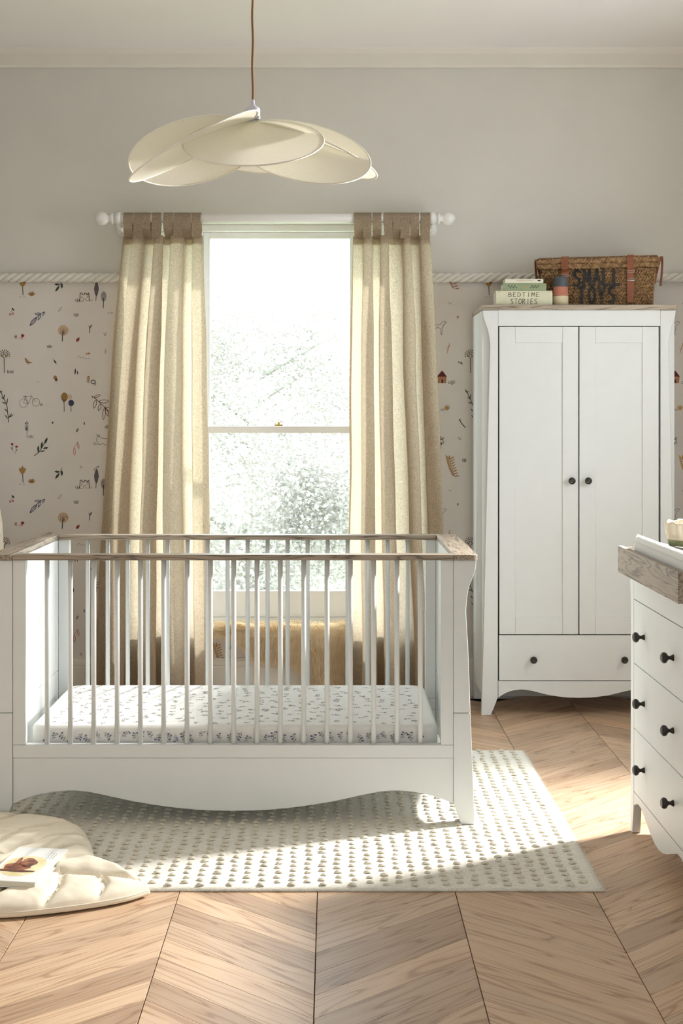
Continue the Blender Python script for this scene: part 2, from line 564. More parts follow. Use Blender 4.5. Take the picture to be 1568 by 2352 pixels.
side_frame('fill_light_opening', 'x', FX0, FX1, FZ0, FZ1, YF - .15, YF - .1, 'white frame of the added fill light opening behind the viewer')

# ------------------------------------------------------------------ wallpaper print
INK = {'k': srgb(44, 42, 42), 'g': srgb(58, 66, 56), 'o': srgb(150, 112, 66), 'n': srgb(56, 62, 92), 't': srgb(196, 168, 140),
       'r': srgb(140, 52, 56), 'p': srgb(190, 128, 122), 'b': srgb(168, 118, 82), 'c': srgb(102, 96, 98), 'l': srgb(160, 152, 152),
       'm': srgb(92, 36, 44), 's': srgb(130, 130, 124), 'y': srgb(178, 140, 84), 'd': srgb(92, 70, 62), 'u': srgb(92, 98, 148)}
inks = list(INK)
ink_mats = [plain('ink_' + {'k': 'black', 'g': 'dark_green', 'o': 'ochre', 'n': 'navy', 't': 'tan', 'r': 'red', 'p': 'pink', 'b': 'brown', 'c': 'charcoal', 'l': 'lilac_grey', 'm': 'maroon', 's': 'soft_grey', 'y': 'mustard', 'd': 'umber', 'u': 'soft_blue'}[k], INK[k], .85, var=.12, scale=90) for k in inks]

class Print:
    """flat printed marks in 2D (u right, v down), later mapped to a surface"""
    def __init__(self): self.tri = []               # (poly, ink, layer)
    def poly(self, pts, ink, layer=0): self.tri.append((pts, ink, layer))
    def stroke(self, pts, w, ink, layer=1):
        for a, b in zip(pts, pts[1:]):
            dx, dy = b[0] - a[0], b[1] - a[1]
            L = math.hypot(dx, dy) or 1
            nx, ny = -dy / L * w / 2, dx / L * w / 2
            ex, ey = dx / L * w * .25, dy / L * w * .25
            self.poly([(a[0] - ex + nx, a[1] - ey + ny), (b[0] + ex + nx, b[1] + ey + ny), (b[0] + ex - nx, b[1] + ey - ny), (a[0] - ex - nx, a[1] - ey - ny)], ink, layer)
    def dab(self, x, y, L, w, ang, ink, layer=1):
        c, s = math.cos(ang), math.sin(ang)
        P = [(-.5, 0), (-.25, .42), (.15, .5), (.5, 0), (.15, -.5), (-.25, -.42)]
        self.poly([(x + c * u * L - s * v * w, y + s * u * L + c * v * w) for u, v in P], ink, layer)
    def leaf(self, a, b, w, ink, layer=1, outline=False, lw=1.0):
        x, y = (a[0] + b[0]) / 2, (a[1] + b[1]) / 2
        L = math.hypot(b[0] - a[0], b[1] - a[1]); t = math.atan2(b[1] - a[1], b[0] - a[0])
        c, s = math.cos(t), math.sin(t)
        P = [(-.5, 0), (-.3, .32), (0, .5), (.3, .34), (.5, 0), (.3, -.34), (0, -.5), (-.3, -.32)]
        Q = [(x + c * u * L - s * v * w, y + s * u * L + c * v * w) for u, v in P]
        if outline: self.stroke(Q + Q[:1], lw, ink, layer)
        else: self.poly(Q, ink, layer)
    def ell(self, x, y, rx, ry, ink, layer=0, outline=False, lw=1.0, n=18):
        Q = [(x + rx * math.cos(2 * math.pi * i / n), y + ry * math.sin(2 * math.pi * i / n)) for i in range(n)]
        if outline: self.stroke(Q + Q[:1], lw, ink, layer)
        else: self.poly(Q, ink, layer)
    def speckle(self, x, y, rx, ry, n, L, w, ink, rnd, ang=math.pi / 2, layer=2):
        for _ in range(n):
            a = rnd.uniform(0, 6.28); r = math.sqrt(rnd.random()) * .9
            self.dab(x + rx * r * math.cos(a), y + ry * r * math.sin(a), L, w, ang + rnd.uniform(-.5, .5), ink, layer)
    def grass(self, x, y, n, w, h, ink, lw=1.0):
        for i in range(n):
            t = (i / (n - 1) - .5) if n > 1 else 0
            self.stroke([(x + t * w * .8, y), (x + t * w * 1.25, y - h * (1 - .5 * abs(t)))], lw, ink)

def motifs():
    """list of (centre, Print) in photo pixels, one tile = 535 x 430 px, tile v runs from 650 to 1080"""
    R = random.Random(3)
    out = []
    def new(x, y):
        p = Print(); out.append(((x, y), p)); return p
    p = new(52, 1090)                                            # fan tree
    for a in range(-3, 4): p.leaf((52, 1090), (52 + a * 3.0, 1069 + abs(a) * 2.2), 3.6, 'y' if a % 2 else 'o')
    p.stroke([(52, 1089), (53, 1108)], 1.5, 'k')
    for dx in (-7, -4, 2, 5): p.dab(52 + dx, 1110 + (dx % 3), 3, 1, .6 if dx < 0 else -.6, 'k')
    p = new(73, 1105)
    for a in (-60, -35, -15, 10, 32, 58): p.leaf((73, 1110), (73 + 11 * math.sin(math.radians(a)), 1110 - 12 * math.cos(math.radians(a))), 2.6, 'o')
    p = new(134, 1086)
    p.stroke([(143, 1074), (138, 1085)], 1, 'g'); p.leaf((142, 1080), (142, 1093), 5, 'g'); p.leaf((138, 1084), (125, 1083), 5, 'g'); p.leaf((137, 1086), (127, 1100), 5.5, 'g')
    p = new(194, 1113)                                           # small fort outline
    p.stroke([(183, 1122), (184, 1103), (188, 1103), (189, 1107), (194, 1107), (194, 1103), (199, 1104), (200, 1108), (204, 1103), (205, 1121)], 1.5, 'd')
    p.stroke([(183, 1122), (191, 1122), (192, 1116), (196, 1115), (198, 1121), (205, 1121)], .9, 'o')
    p.ell(188, 1113, 1.4, 1.8, 'o', 1, True, .7); p.ell(201, 1112, 1.4, 1.6, 'o', 1, True, .7)
    p.grass(178, 1123, 3, 7, 7, 'k', 1.1); p.grass(209, 1122, 2, 4, 6, 's', .9)
    p = new(222, 1095)
    p.leaf((222, 1075), (221, 1112), 11, 'c'); p.stroke([(221, 1108), (220, 1121)], 1.3, 'k'); p.speckle(221, 1094, 4, 14, 14, 2, .7, 'k', R)
    p.stroke([(215, 1081), (218, 1076), (222, 1074)], 1.0, 'k'); p.stroke([(222, 1073), (226, 1071), (227, 1074)], 1.1, 'k')
    p = new(238, 1112)
    p.ell(238, 1111, 6.5, 12, 'l'); p.speckle(238, 1111, 6, 11, 34, 1.8, .6, 'c', R); p.stroke([(238, 1114), (237, 1138)], 1.6, 'k')
    p = new(186, 1073); p.leaf((184, 1070), (188, 1075), 3, 'k', 1, True, .7)
    p = new(27, 717)                                             # cherries
    p.ell(23.5, 722, 3, 2.6, 'p'); p.ell(29.5, 720.5, 2.8, 2.9, 'p'); p.stroke([(24, 720), (27.5, 710)], .6, 's'); p.stroke([(29, 718), (28, 710)], .6, 's'); p.leaf((27, 707), (33, 714), 3.4, 'k')
    p = new(85, 732)                                             # navy sprig
    p.stroke([(69, 748), (75, 740), (90, 722), (103, 716)], 1.1, 'n'); p.leaf((69, 748), (84, 729), 7, 'n', 1, True, 1.4); p.leaf((80, 721), (94, 720), 4, 'n', 1, True, 1.2); p.leaf((88, 735), (93, 722), 4.5, 'n', 1, True, 1.2); p.leaf((98, 725), (103, 716), 3, 'n', 1, True, 1.1)
    p = new(138, 710); p.leaf((134, 716), (142, 705), 3.5, 'l', 1, True, .9)
    p = new(175, 723); p.grass(175, 727, 5, 9, 8, 'k', .9)
    p = new(253, 719); p.grass(253, 721, 5, 10, 5, 's', .7)
    p = new(206, 754); p.stroke([(205, 765), (207, 752), (210, 746)], 1.5, 'k'); p.stroke([(206.5, 757), (204, 748)], 1.2, 'k'); p.stroke([(208, 752), (211, 748)], 1, 'k')
    p = new(145, 765)                                            # round tree
    p.ell(145, 759, 12.5, 12, 't'); p.speckle(145, 761, 11, 8, 18, 3, 1.3, 'c', R); p.stroke([(144.5, 758), (143, 784)], 1.8, 'k'); p.stroke([(144.5, 768), (148, 762)], 1, 'k')
    p = new(178, 780); p.leaf((175, 785), (182, 776), 7, 'r'); p.dab(182, 776, 3, 2, -.8, 'd')
    p = new(45, 773)
    for a in (-35, -10, 14): p.leaf((37, 778), (37 + 9 * math.sin(math.radians(a)), 778 - 10 * math.cos(math.radians(a))), 1.6, 'o')
    p.stroke([(43, 779), (46, 774)], .9, 'p'); p.ell(52, 771, 4, 3.4, 'r'); p.ell(50, 776, 2.4, 2.6, 'p')
    p = new(114, 796); p.grass(114, 799, 5, 10, 7, 'k', 1.0)
    p = new(241, 767); p.stroke([(238, 764), (241, 771), (244, 763)], .8, 'n'); p.stroke([(240, 771), (244, 770)], .7, 's')
    p = new(242, 806); p.stroke([(241, 813), (243, 808), (242, 803)], .8, 'k'); p.dab(240, 804, 2, 1.6, 0, 'r'); p.dab(245, 801, 2.4, 1.6, .6, 'o'); p.dab(244, 808, 3, 1.2, .3, 'k')
    p = new(10, 815)                                             # dab tree
    for r, n in ((3, 4), (7.5, 8), (11.5, 11)):
        for i in range(n):
            a = math.pi * (1.0 + i / (n - 1)) if n < 9 else math.pi * (.92 + 1.16 * i / (n - 1))
            x, y = 10 + r * 1.05 * math.cos(a), 816 + r * 1.0 * math.sin(a)
            p.dab(x, y, 4.4, 1.7, math.atan2(y - 822, x - 10), 'k')
    for s in (-1, 1): p.leaf((10, 822), (10 + s * 11, 814), 2.6, 'o'); p.dab(10 + s * 5, 819, 4, 1.6, -s * .7, 'k')
    p.stroke([(9.5, 822), (10, 856)], 1.8, 'c')
    for i in range(5): p.stroke([(18 + i * 3, 857), (17.5 + i * 3.2, 851 + (i % 2))], 1.2, 'k')
    p = new(65, 830)                                             # bird
    p.poly([(56, 823), (59, 822), (62, 825), (66, 830), (74, 833), (66, 835), (61, 834), (58.5, 829)], 'b'); p.stroke([(64, 833), (74, 833.5)], 1.4, 'c'); p.stroke([(63, 834), (63, 837)], .6, 'd'); p.stroke([(65.5, 834), (66, 838)], .6, 'd')
    p = new(126, 830); p.leaf((123, 826), (130, 836), 4, 'g'); p.stroke([(121.5, 824), (124, 828)], .8, 'g')
    p = new(127, 869); p.ell(126.5, 867, 4, 4.5, 'b'); p.ell(129, 872, 3, 4, 'd', 1)
    p = new(87, 878); p.stroke([(83, 877), (86, 878), (88, 876.5), (91, 878)], .6, 's')
    p = new(192, 818); p.stroke([(177, 822), (182, 817), (186, 823), (191, 820), (197, 825), (202, 822), (208, 825)], .8, 's')
    p.ell(204, 812, 3.2, 2.4, 'b'); p.poly([(201, 813), (197, 810), (198, 816)], 'b')
    p = new(174, 853); p.leaf((172, 861), (173.5, 846), 3.6, 'm'); p.leaf((178, 851), (178, 861), 2.6, 'n', 1)
    p = new(203, 870)
    for i in range(4): p.stroke([(199.5, 868 + i * 3.5 - 1), (203, 864 + i * 3.4), (206.5, 868 + i * 3.5 - 1)], 1.3, 'b')
    p.stroke([(203, 865), (203, 880)], 1, 'b')
    p = new(214, 879); p.ell(214, 877, 5, 4, 'k', 1, True, 1.5); p.ell(217.5, 882, 2.8, 2.4, 'k', 1, True, 1)
    p = new(15, 930)                                             # twig plant
    p.stroke([(1, 898), (9, 915), (16, 932), (18, 950), (20, 970)], 1.5, 'g')
    for a, b in (((1, 903), (-2, 893)), ((2, 903), (5, 898)), ((9, 915), (11, 905)), ((10, 918), (3, 911)), ((15, 931), (18, 914)), ((14, 928), (4, 923)), ((17, 946), (10, 938)), ((19, 960), (32, 952)), ((18, 962), (28, 948)), ((18, 962), (12, 953))): p.leaf(a, b, 2.2, 'g')
    p = new(70, 922)                                             # bicycle
    p.ell(54, 926, 9, 10, 's', 1, True, .8); p.ell(82.5, 924, 8.5, 9, 's', 1, True, 1.1)
    p.stroke([(54, 926), (58, 912), (72, 911), (66, 927), (54, 926)], .8, 's'); p.stroke([(58, 912), (66, 927)], .7, 's'); p.stroke([(82, 924), (72, 909), (70, 908)], .8, 's'); p.stroke([(54, 911), (61, 910.5)], 1.4, 'd'); p.grass(95, 932, 3, 4, 6, 'k', .8)
    p = new(148, 920)
    p.ell(148, 912, 7.5, 10.5, 'o'); p.stroke([(147, 918), (147.5, 945)], 1.3, 'k'); p.stroke([(147, 925), (143, 916)], .8, 'k'); p.stroke([(147, 925), (151, 917)], .8, 'k'); p.ell(160, 911, 4.5, 4.5, 'y', 1, True, 1); p.ell(161, 911, 1.8, 2, 'y', 1, True, .8)
    p.ell(163.5, 925.5, 6.5, 7.5, 'n'); p.speckle(163.5, 925.5, 6, 7, 12, 2, .7, 'c', R); p.stroke([(163, 930), (163, 945)], 1.5, 'k')
    p = new(235, 935)                                            # outline branch
    p.stroke([(211, 909), (222, 918), (240, 935), (258, 958), (268, 974)], 1.2, 'm')
    for a, b, w in (((216, 913), (230, 907), 5), ((227, 922), (250, 922), 8), ((221, 918), (215, 938), 7), ((231, 928), (226, 943), 6), ((241, 935), (237, 964), 7), ((240, 935), (258, 944), 7), ((242, 936), (248, 956), 6), ((254, 953), (274, 951), 7)): p.leaf(a, b, w, 'm', 1, True, 1.1)
    p.stroke([(211, 909), (213, 915)], 1, 'm')
    p = new(61, 985); p.speckle(61.5, 980, 5, 13, 40, 2.6, 1, 'n', R); p.stroke([(62, 968), (62, 1006)], 1, 's'); p.grass(71, 1006, 4, 9, 7, 'k', 1)
    p = new(121, 970); p.dab(121, 971, 6, 3.4, 1.4, 'n'); p.stroke([(119, 973), (123, 968)], .7, 'k')
    p = new(193, 972); p.leaf((193, 968), (194, 977), 2.6, 'n')
    p = new(178, 988); p.leaf((175, 992), (180, 984), 4, 'd', 1, True, 1); p.stroke([(176, 991), (179, 986)], 1, 'd')
    p = new(247, 980); p.grass(247, 984, 5, 10, 8, 'k', 1)
    p = new(235, 1012)                                           # rabbit
    p.stroke([(222, 1013), (221, 1009), (224, 1005), (222, 998), (226, 1003), (228, 998), (229, 1004), (236, 1007), (246, 1008), (250, 1013), (247, 1022), (241, 1022), (238, 1019), (232, 1020), (226, 1021), (225, 1016), (222, 1013)], .9, 'c')
    p.grass(218, 1022, 4, 8, 7, 's', .9)
    p = new(32, 1027); p.stroke([(28, 1022), (29, 1036)], 1, 'g'); p.stroke([(38, 1028), (35, 1042)], 1, 'p'); p.ell(28, 1020, 3, 2.6, 'r'); p.ell(38, 1026, 3.2, 2.4, 'r'); p.leaf((28, 1032), (25, 1027), 1.6, 'g'); p.leaf((36, 1036), (40, 1032), 1.6, 'g')
    p = new(96, 1027)
    p.stroke([(79, 1047), (90, 1038), (100, 1022), (107, 1008)], 1.5, 'g')
    for a, b, w in (((88, 1040), (88, 1023), 5), ((95, 1032), (97, 1014), 5), ((102, 1020), (109, 1005), 5.5), ((99, 1030), (111, 1028), 5), ((92, 1037), (104, 1035), 3)): p.leaf(a, b, w, 'g')
    p = new(175, 1030); p.leaf((171, 1046), (171, 1028), 5, 'p', 1, True, 1.3); p.leaf((181, 1031), (178, 1015), 4, 'p', 1, True, 1.2); p.stroke([(170, 1027), (178, 1016)], 1, 'p')
    # strip between the window and the wardrobe (tile u = photo x - 535)
    o = -535
    p = new(1007 + o, 752)                                       # dog outline
    p.stroke([(992, 737), (992, 744), (996, 747), (1010, 746), (1016, 740), (1020, 738), (1025, 740), (1021, 744), (1018, 746), (1015, 758), (1014, 766), (1015, 769), (1012, 768), (1012, 756), (1006, 752), (1000, 754), (996, 760), (994, 768)], .9, 'c')
    p.stroke([(996, 748), (992, 756), (991, 766)], .8, 'c')
    p = new(1029 + o, 799); p.stroke([(1026, 811), (1029, 801), (1032, 788)], 1.3, 'b'); p.stroke([(1029, 800), (1033, 793)], .8, 'b'); p.stroke([(1028, 804), (1025, 798)], .8, 'b')
    p = new(1056 + o, 833); p.stroke([(1052, 830), (1053, 834), (1055, 831)], .9, 'k'); p.ell(1058, 833, 2, 2, 'k', 1, True, .9); p.ell(1060, 835, 1.6, 1.6, 'k', 1, True, .9)
    p = new(1015 + o, 866)                                       # cottage
    p.poly([(1005, 865), (1025, 865), (1024, 880), (1005, 880)], 'b'); p.poly([(1003, 865), (1015, 851), (1026, 865)], 'm', 1); p.poly([(1012, 880), (1012, 870), (1019, 870), (1019, 880)], 't', 1); p.poly([(1013, 880), (1013, 871), (1018, 871), (1018, 880)], 'm', 2)
    p = new(1036 + o, 878); p.ell(1032, 879, 3.4, 2.6, 'c', 1, True, .9); p.grass(1040, 881, 4, 7, 8, 'k', .8); p.ell(1038, 883, 1.5, 1.2, 'c', 1, True, .8)
    p = new(1022 + o, 935)
    for a in (-50, -25, 0, 25, 50): p.leaf((1026, 943), (1026 + 9 * math.sin(math.radians(a)), 943 - 14 * math.cos(math.radians(a))), 2.8, 'y')
    p.grass(1016, 943, 4, 8, 5, 'k', .8)
    p = new(1061 + o, 973); p.stroke([(1054, 963), (1061, 974), (1068, 982)], 1.8, 'm'); p.stroke([(1056, 966), (1057, 962)], 1, 'm'); p.stroke([(1062, 976), (1065, 977)], 1, 'm')
    p = new(1055 + o, 1007); p.leaf((1052, 1004), (1058, 1010), 4, 's', 1, True, 1)
    p = new(1012 + o, 1015)                                      # dark dabbed bush
    p.speckle(1012, 1013, 9.5, 11, 34, 4, 1.5, 'k', R, 1.2); p.stroke([(1012, 1030), (1011, 1012)], 1.3, 'm'); p.stroke([(1011, 1022), (1016, 1015)], 1, 'k'); p.stroke([(1011, 1022), (1006, 1014)], 1, 'k')
    p = new(1066 + o, 1057)
    for i in range(3): p.stroke([(1063 + i * 3, 1061), (1062 + i * 3.6, 1054)], 1.5, 'k')
    p = new(1035 + o, 1070)                                      # ochre fern
    p.stroke([(1032, 1050), (1035, 1070), (1045, 1096)], 1.1, 'o')
    for i in range(8):
        t = i / 7; x = 1032 + 9 * t * t + 3 * t; y = 1052 + 38 * t
        p.leaf((x, y + 4), (x - 10 + 2 * t, y - 3 - 4 * (1 - t)), 3, 'y' if i < 5 else 'b'); p.leaf((x, y + 4), (x + 11, y - 4 + 6 * t), 3, 'y' if i < 5 else 'b')
    p.leaf((1032, 1056), (1032, 1045), 4, 'y')
    p = new(1033 + o, 1127); p.stroke([(1030, 1124), (1033, 1129), (1036, 1126)], .9, 's')
    p = new(1051 + o, 1159); p.ell(1051, 1158, 2.6, 2.6, 'y'); p.dab(1051, 1162, 3, 2, 1.4, 'o')
    for (x, y), q in out[-13:]:
        q.tri = [([(a + o, b) for a, b in pts], k, l) for pts, k, l in q.tri]
    # hidden behind the curtains: a few repeats so that the paper goes on
    p = new(330, 760)
    for a in range(-3, 4): p.leaf((330, 770), (330 + a * 3.0, 749 + abs(a) * 2.2), 3.6, 'g')
    p.stroke([(330, 769), (331, 790)], 1.5, 'k')
    p = new(400, 880); p.ell(400, 872, 10, 12, 't'); p.speckle(400, 872, 9, 10, 16, 3, 1.2, 'c', R); p.stroke([(400, 876), (399, 902)], 1.6, 'k')
    p = new(420, 990); p.leaf((412, 998), (428, 980), 6, 'n', 1, True, 1.2)
    p = new(350, 960); p.grass(350, 965, 5, 10, 8, 'k', 1)
    return out

def build_print(marks, mapfn, name, parent):
    b = MB()
    for i, (pts, ink, layer) in enumerate(marks):
        b.add([mapfn(u, v, layer + (i % 150) / 300.0) for u, v in pts], [tuple(range(len(pts)))], inks.index(ink))
    return b.build(name, ink_mats, parent)

marks = []
for (cx, cy), p in motifs():
    for i in range(-2, 4):
        for j in range(-2, 4):
            du, dv = 535 * i, 430 * j
            x, y = cx + du, cy + dv
            X, Z = PX(x, WY), PZ(y, WY)
            if not (XL + .08 < X < XR - .08 and .15 < Z < ROPE_Z + .0): continue
            if WX0 - .06 < X < WX1 + .06 and Z > WZ0 - .07: continue
            marks += [([(a + du, c + dv) for a, c in pts], k, l) for pts, k, l in p.tri if min(c + dv for a, c in pts) > 640]
pr = build_print(marks, lambda u, v, l: (PX(u, WY), WY - .0006 - .0004 * l, PZ(v, WY)), 'wallpaper_print', wall_back)
pr['kind'] = 'stuff'

# ------------------------------------------------------------------ curtain pole and curtains
ROD_Y, ROD_Z = 6.50, PZ(502, 6.50)
def curtain_pole():
    x0, x1 = PX(262, ROD_Y), PX(1003, ROD_Y)
    t = thing('curtain_pole', (PX(637, ROD_Y), WY, ROD_Z), 'white wooden curtain pole with ball ends above the window', 'curtain pole')
    MB().tube([(x0, ROD_Y, ROD_Z), (x1, ROD_Y, ROD_Z)], .024, 20).build('pole', 'frame_white', t, smooth=True)
    for x, s in ((x0, -1), (x1, 1)):
        prof = [(.0, 0), (.027, .001), (.027, .012), (.017, .016), (.017, .026)] + [(.033 * math.sin(a), .057 - .033 * math.cos(a)) for a in [.55 + i * (math.pi - .56) / 10 for i in range(11)]]
        f = MB().lathe(prof, 20).build('finial', 'frame_white', t, smooth=True, origin=(0, 0, 0))
        f.location = Vector((x, ROD_Y, ROD_Z)) - wloc(t)
        f.rotation_euler = (0, s * math.pi / 2, 0)
        bx = x - s * .022
        b = MB()
        b.tube([(bx, WY - .001, ROD_Z - .035), (bx, ROD_Y, ROD_Z - .035)], .014, 12)
        b.tube([(bx, WY - .016, ROD_Z - .035), (bx, WY - .001, ROD_Z - .035)], .033, 20)
        b.tube([(bx - .012, ROD_Y, ROD_Z), (bx + .012, ROD_Y, ROD_Z)], .031, 16)
        b.build('bracket', 'frame_white', t, smooth=True)
curtain_pole()

def curtain(label, xt0, xt1, xb0, xb1, seed, bias):
    R = random.Random(seed)
    zt = PZ(541, ROD_Y - .01)
    t = thing('curtain', ((xb0 + xb1) / 2, ROD_Y, 0.004), label, 'curtain', 'linen curtains')
    nf = 4
    ph = [R.uniform(-.5, .5) for _ in range(6)]
    NU, NZ = 260, 56
    def pt(u, z, off=0.0):
        q = max(0.0, 1 - (z / zt))             # 0 top .. 1 floor
        e = min(1, q * 1.6)
        edge = math.sin(math.pi * min(max(u, 0), 1))
        th = 2 * math.pi * nf * (u + .022 * edge * math.sin(4 * q + ph[0]) + .03 * edge * math.sin(4 * math.pi * u + ph[1] * 5) + .02 * q * math.sin(2 * math.pi * u + ph[1]))
        k = 1.0 + 1.25 * min(1, q * 5) + .5 * math.sin(th / 2 + ph[2] * 4)
        W0 = xt0 + (xb0 - xt0) * (q ** .85); W1 = xt1 + (xb1 - xt1) * (q ** .85)
        w = (W1 - W0)
        x = W0 + w * (u - k * math.sin(2 * th) / (4 * math.pi * nf))
        A = .022 + .034 * e + .012 * math.sin(th / 2 + ph[3] * 3) * e
        y = ROD_Y + .012 + A * math.sin(th) * (1 + .2 * math.sin(3 * u + ph[4])) + .010 * q * noise.noise((u * 6, q * 3, seed))
        x += .006 * noise.noise((u * 9, q * 5, seed + 7))
        return (x, y + off, z)
    def sheet(z0, z1, nz, off, name, mat):
        v, f = [], []
        for j in range(nz + 1):
            z = z1 + (z0 - z1) * j / nz
            for i in range(NU + 1): v.append(pt(i / NU, z, off))
        for j in range(nz):
            for i in range(NU):
                a = j * (NU + 1) + i
                f.append((a, a + 1, a + NU + 2, a + NU + 1))
        return MB().add(v, f).build(name, mat, t, smooth=True)
    body = sheet(0.006, zt, NZ, 0, 'drape', 'linen')
    sheet(zt - .040, zt + .002, 3, .0045, 'heading_band', 'linen')
    for i in range(8):
        u = (i + .5) / 8
        p = pt(u, zt)
        hw = (xt1 - xt0) / 16 * R.uniform(.88, .96)
        fy = p[1] - .004
        a = R.uniform(-.004, .004)
        path = [(p[0], fy, zt - .012), (p[0] + a, min(fy, ROD_Y - .026), zt + .03), (p[0] + a, ROD_Y - .0285, ROD_Z - .004)]
        path += [(p[0] + a, ROD_Y - .0285 * math.cos(b), ROD_Z + .0285 * math.sin(b)) for b in [k * math.pi / 8 for k in range(1, 9)]]
        path += [(p[0], max(fy + .008, ROD_Y + .02), zt + .03), (p[0], fy + .010, zt - .012)]
        MB().ribbon(path, (1, .06 * (-1) ** i, 0), hw, .002).build('tab', 'linen', t, smooth=False)
    return t
cy = ROD_Y
curtain('beige linen tab-top curtain at the left side of the window', PX(283, cy), PX(464, cy), PX(216, cy), PX(482, cy), 11, 0)
curtain('beige linen tab-top curtain beside the wardrobe, right of the window', PX(811, cy), PX(986, cy), PX(806, cy), PX(1026, cy), 23, 0)

# ------------------------------------------------------------------ rug
RX0, RX1, RY0, RY1, RZ = -1.50, .803, 3.895, 5.525, .012
def rug():
    t = thing('wool_rug', ((RX0 + RX1) / 2, (RY0 + RY1) / 2, 0), 'cream wool rug with rows of bobbles under the cot', 'rug')
    nx, ny = 116, 82
    v, f = [], []
    def ed(a, s): return .004 * noise.noise((a * 5, s * 3.1, 0)) + .0015 * noise.noise((a * 60, s, 2))
    for j in range(ny + 1):
        for i in range(nx + 1):
            s, q = i / nx, j / ny
            x = RX0 + (RX1 - RX0) * s; y = RY0 + (RY1 - RY0) * q
            x += ed(y, 1) * (1 if i == 0 else 0) + ed(y, 2) * (1 if i == nx else 0)
            y += ed(x, 3) * (1 if j == 0 else 0) + ed(x, 4) * (1 if j == ny else 0)
            z = RZ + .0012 * noise.noise((x * 18, y * 18, 1))
            if i in (0, nx) or j in (0, ny): z = RZ * .55
            v.append((x, y, z))
    for j in range(ny):
        for i in range(nx):
            a = j * (nx + 1) + i
            f.append((a, a + 1, a + nx + 2, a + nx + 1))
    ring = [i for i in range(nx + 1)] + [(j + 1) * (nx + 1) - 1 for j in range(1, ny + 1)] + [ny * (nx + 1) + i for i in range(nx - 1, -1, -1)] + [j * (nx + 1) for j in range(ny - 1, 0, -1)]
    base = len(v)
    for i in ring: v.append((v[i][0], v[i][1], .0005))
    n = len(ring)
    for k in range(n): f.append((ring[k], base + k, base + (k + 1) % n, ring[(k + 1) % n]))
    f.append(tuple(base + k for k in range(n - 1, -1, -1)))
    MB().add(v, f).build('weave', 'wool', t, smooth=True)
    # a loop bobble: three arched strands side by side
    def bobble(R):
        b = MB()
        for s in (-1, 0, 1):
            pts = []
            for k in range(6):
                a = math.pi * k / 5
                pts.append((-.0115 * math.cos(a) + R.uniform(-.001, .001), s * .0034 + R.uniform(-.001, .001) + .002 * math.sin(a) * s, (.0075 * math.sin(a) * (1.12 if s == 0 else .9) - .0022)))
            b.tube(pts, .0034, 5, taper=[.7, 1, 1.1, 1.1, 1, .7])
        return b
    R = random.Random(5)
    mesh = []
    for k in range(5):
        o = bobble(R).build('bobble', 'tuft', None, smooth=True)
        mesh.append(o.data)
        bpy.data.objects.remove(o)
    spots = []
    cxs = int((RX1 - RX0 - .03) / .0455)
    rows = int((RY1 - RY0 - .03) / .0415)
    for i in range(cxs + 1):
        for j in range(rows + 1):
            x = RX0 + .02 + i * .0455 + R.uniform(-.004, .004)
            y = RY0 + .022 + (j + (.5 if i % 2 else 0)) * .0415 + R.uniform(-.003, .003)
            if y > RY1 - .012 or x > RX1 - .012: continue
            u, w = VX + FPX * x / y, VY + FPX * H / y
            spots.append((0 if 240 < u < 1400 and w > 1740 else 1, y, x))
    spots.sort()
    st = MB()
    for k, (hid, y, x) in enumerate(spots):
        me = mesh[R.randrange(5)]
        a, s = R.uniform(-.45, .45), R.uniform(.72, 1.0)
        if k < 300 and not hid:
            o = bpy.data.objects.new('bobble', me)
            COL.objects.link(o); o.parent = t
            o.location = Vector((x, y, RZ)) - wloc(t)
            o.rotation_euler = (0, 0, a); o.scale = (s, s, s)
        else:
            c, d = math.cos(a) * s, math.sin(a) * s
            st.add([(x + p.co.x * c - p.co.y * d, y + p.co.x * d + p.co.y * c, RZ + p.co.z * s) for p in me.vertices], [tuple(p.vertices) for p in me.polygons])
    o = st.build('bobble_field', 'tuft', t, smooth=True); o['kind'] = 'stuff'
    fz = MB()
    for k in range(5200):                          # wool fuzz on the rug's edges
        e = R.random()
        if e < .6: x, y, dx, dy = R.uniform(RX0, RX1), RY0, 0, -1
        elif e < .9: x, y, dx, dy = RX1, R.uniform(RY0, RY1), 1, 0
        else: x, y, dx, dy = R.uniform(RX0, RX1), RY1, 0, 1
        L = R.uniform(.002, .007); z = R.uniform(.001, RZ)
        tx, ty = x + dx * L + R.uniform(-.003, .003), y + dy * L + R.uniform(-.003, .003)
        fz.add([(x - .0005 * abs(dy), y - .0005 * abs(dx), z), (x + .0005 * abs(dy), y + .0005 * abs(dx), z), (tx, ty, max(.001, z + R.uniform(-.003, .003)))], [(0, 1, 2)])
    o = fz.build('edge_fuzz', 'wool', t); o['kind'] = 'stuff'
rug()

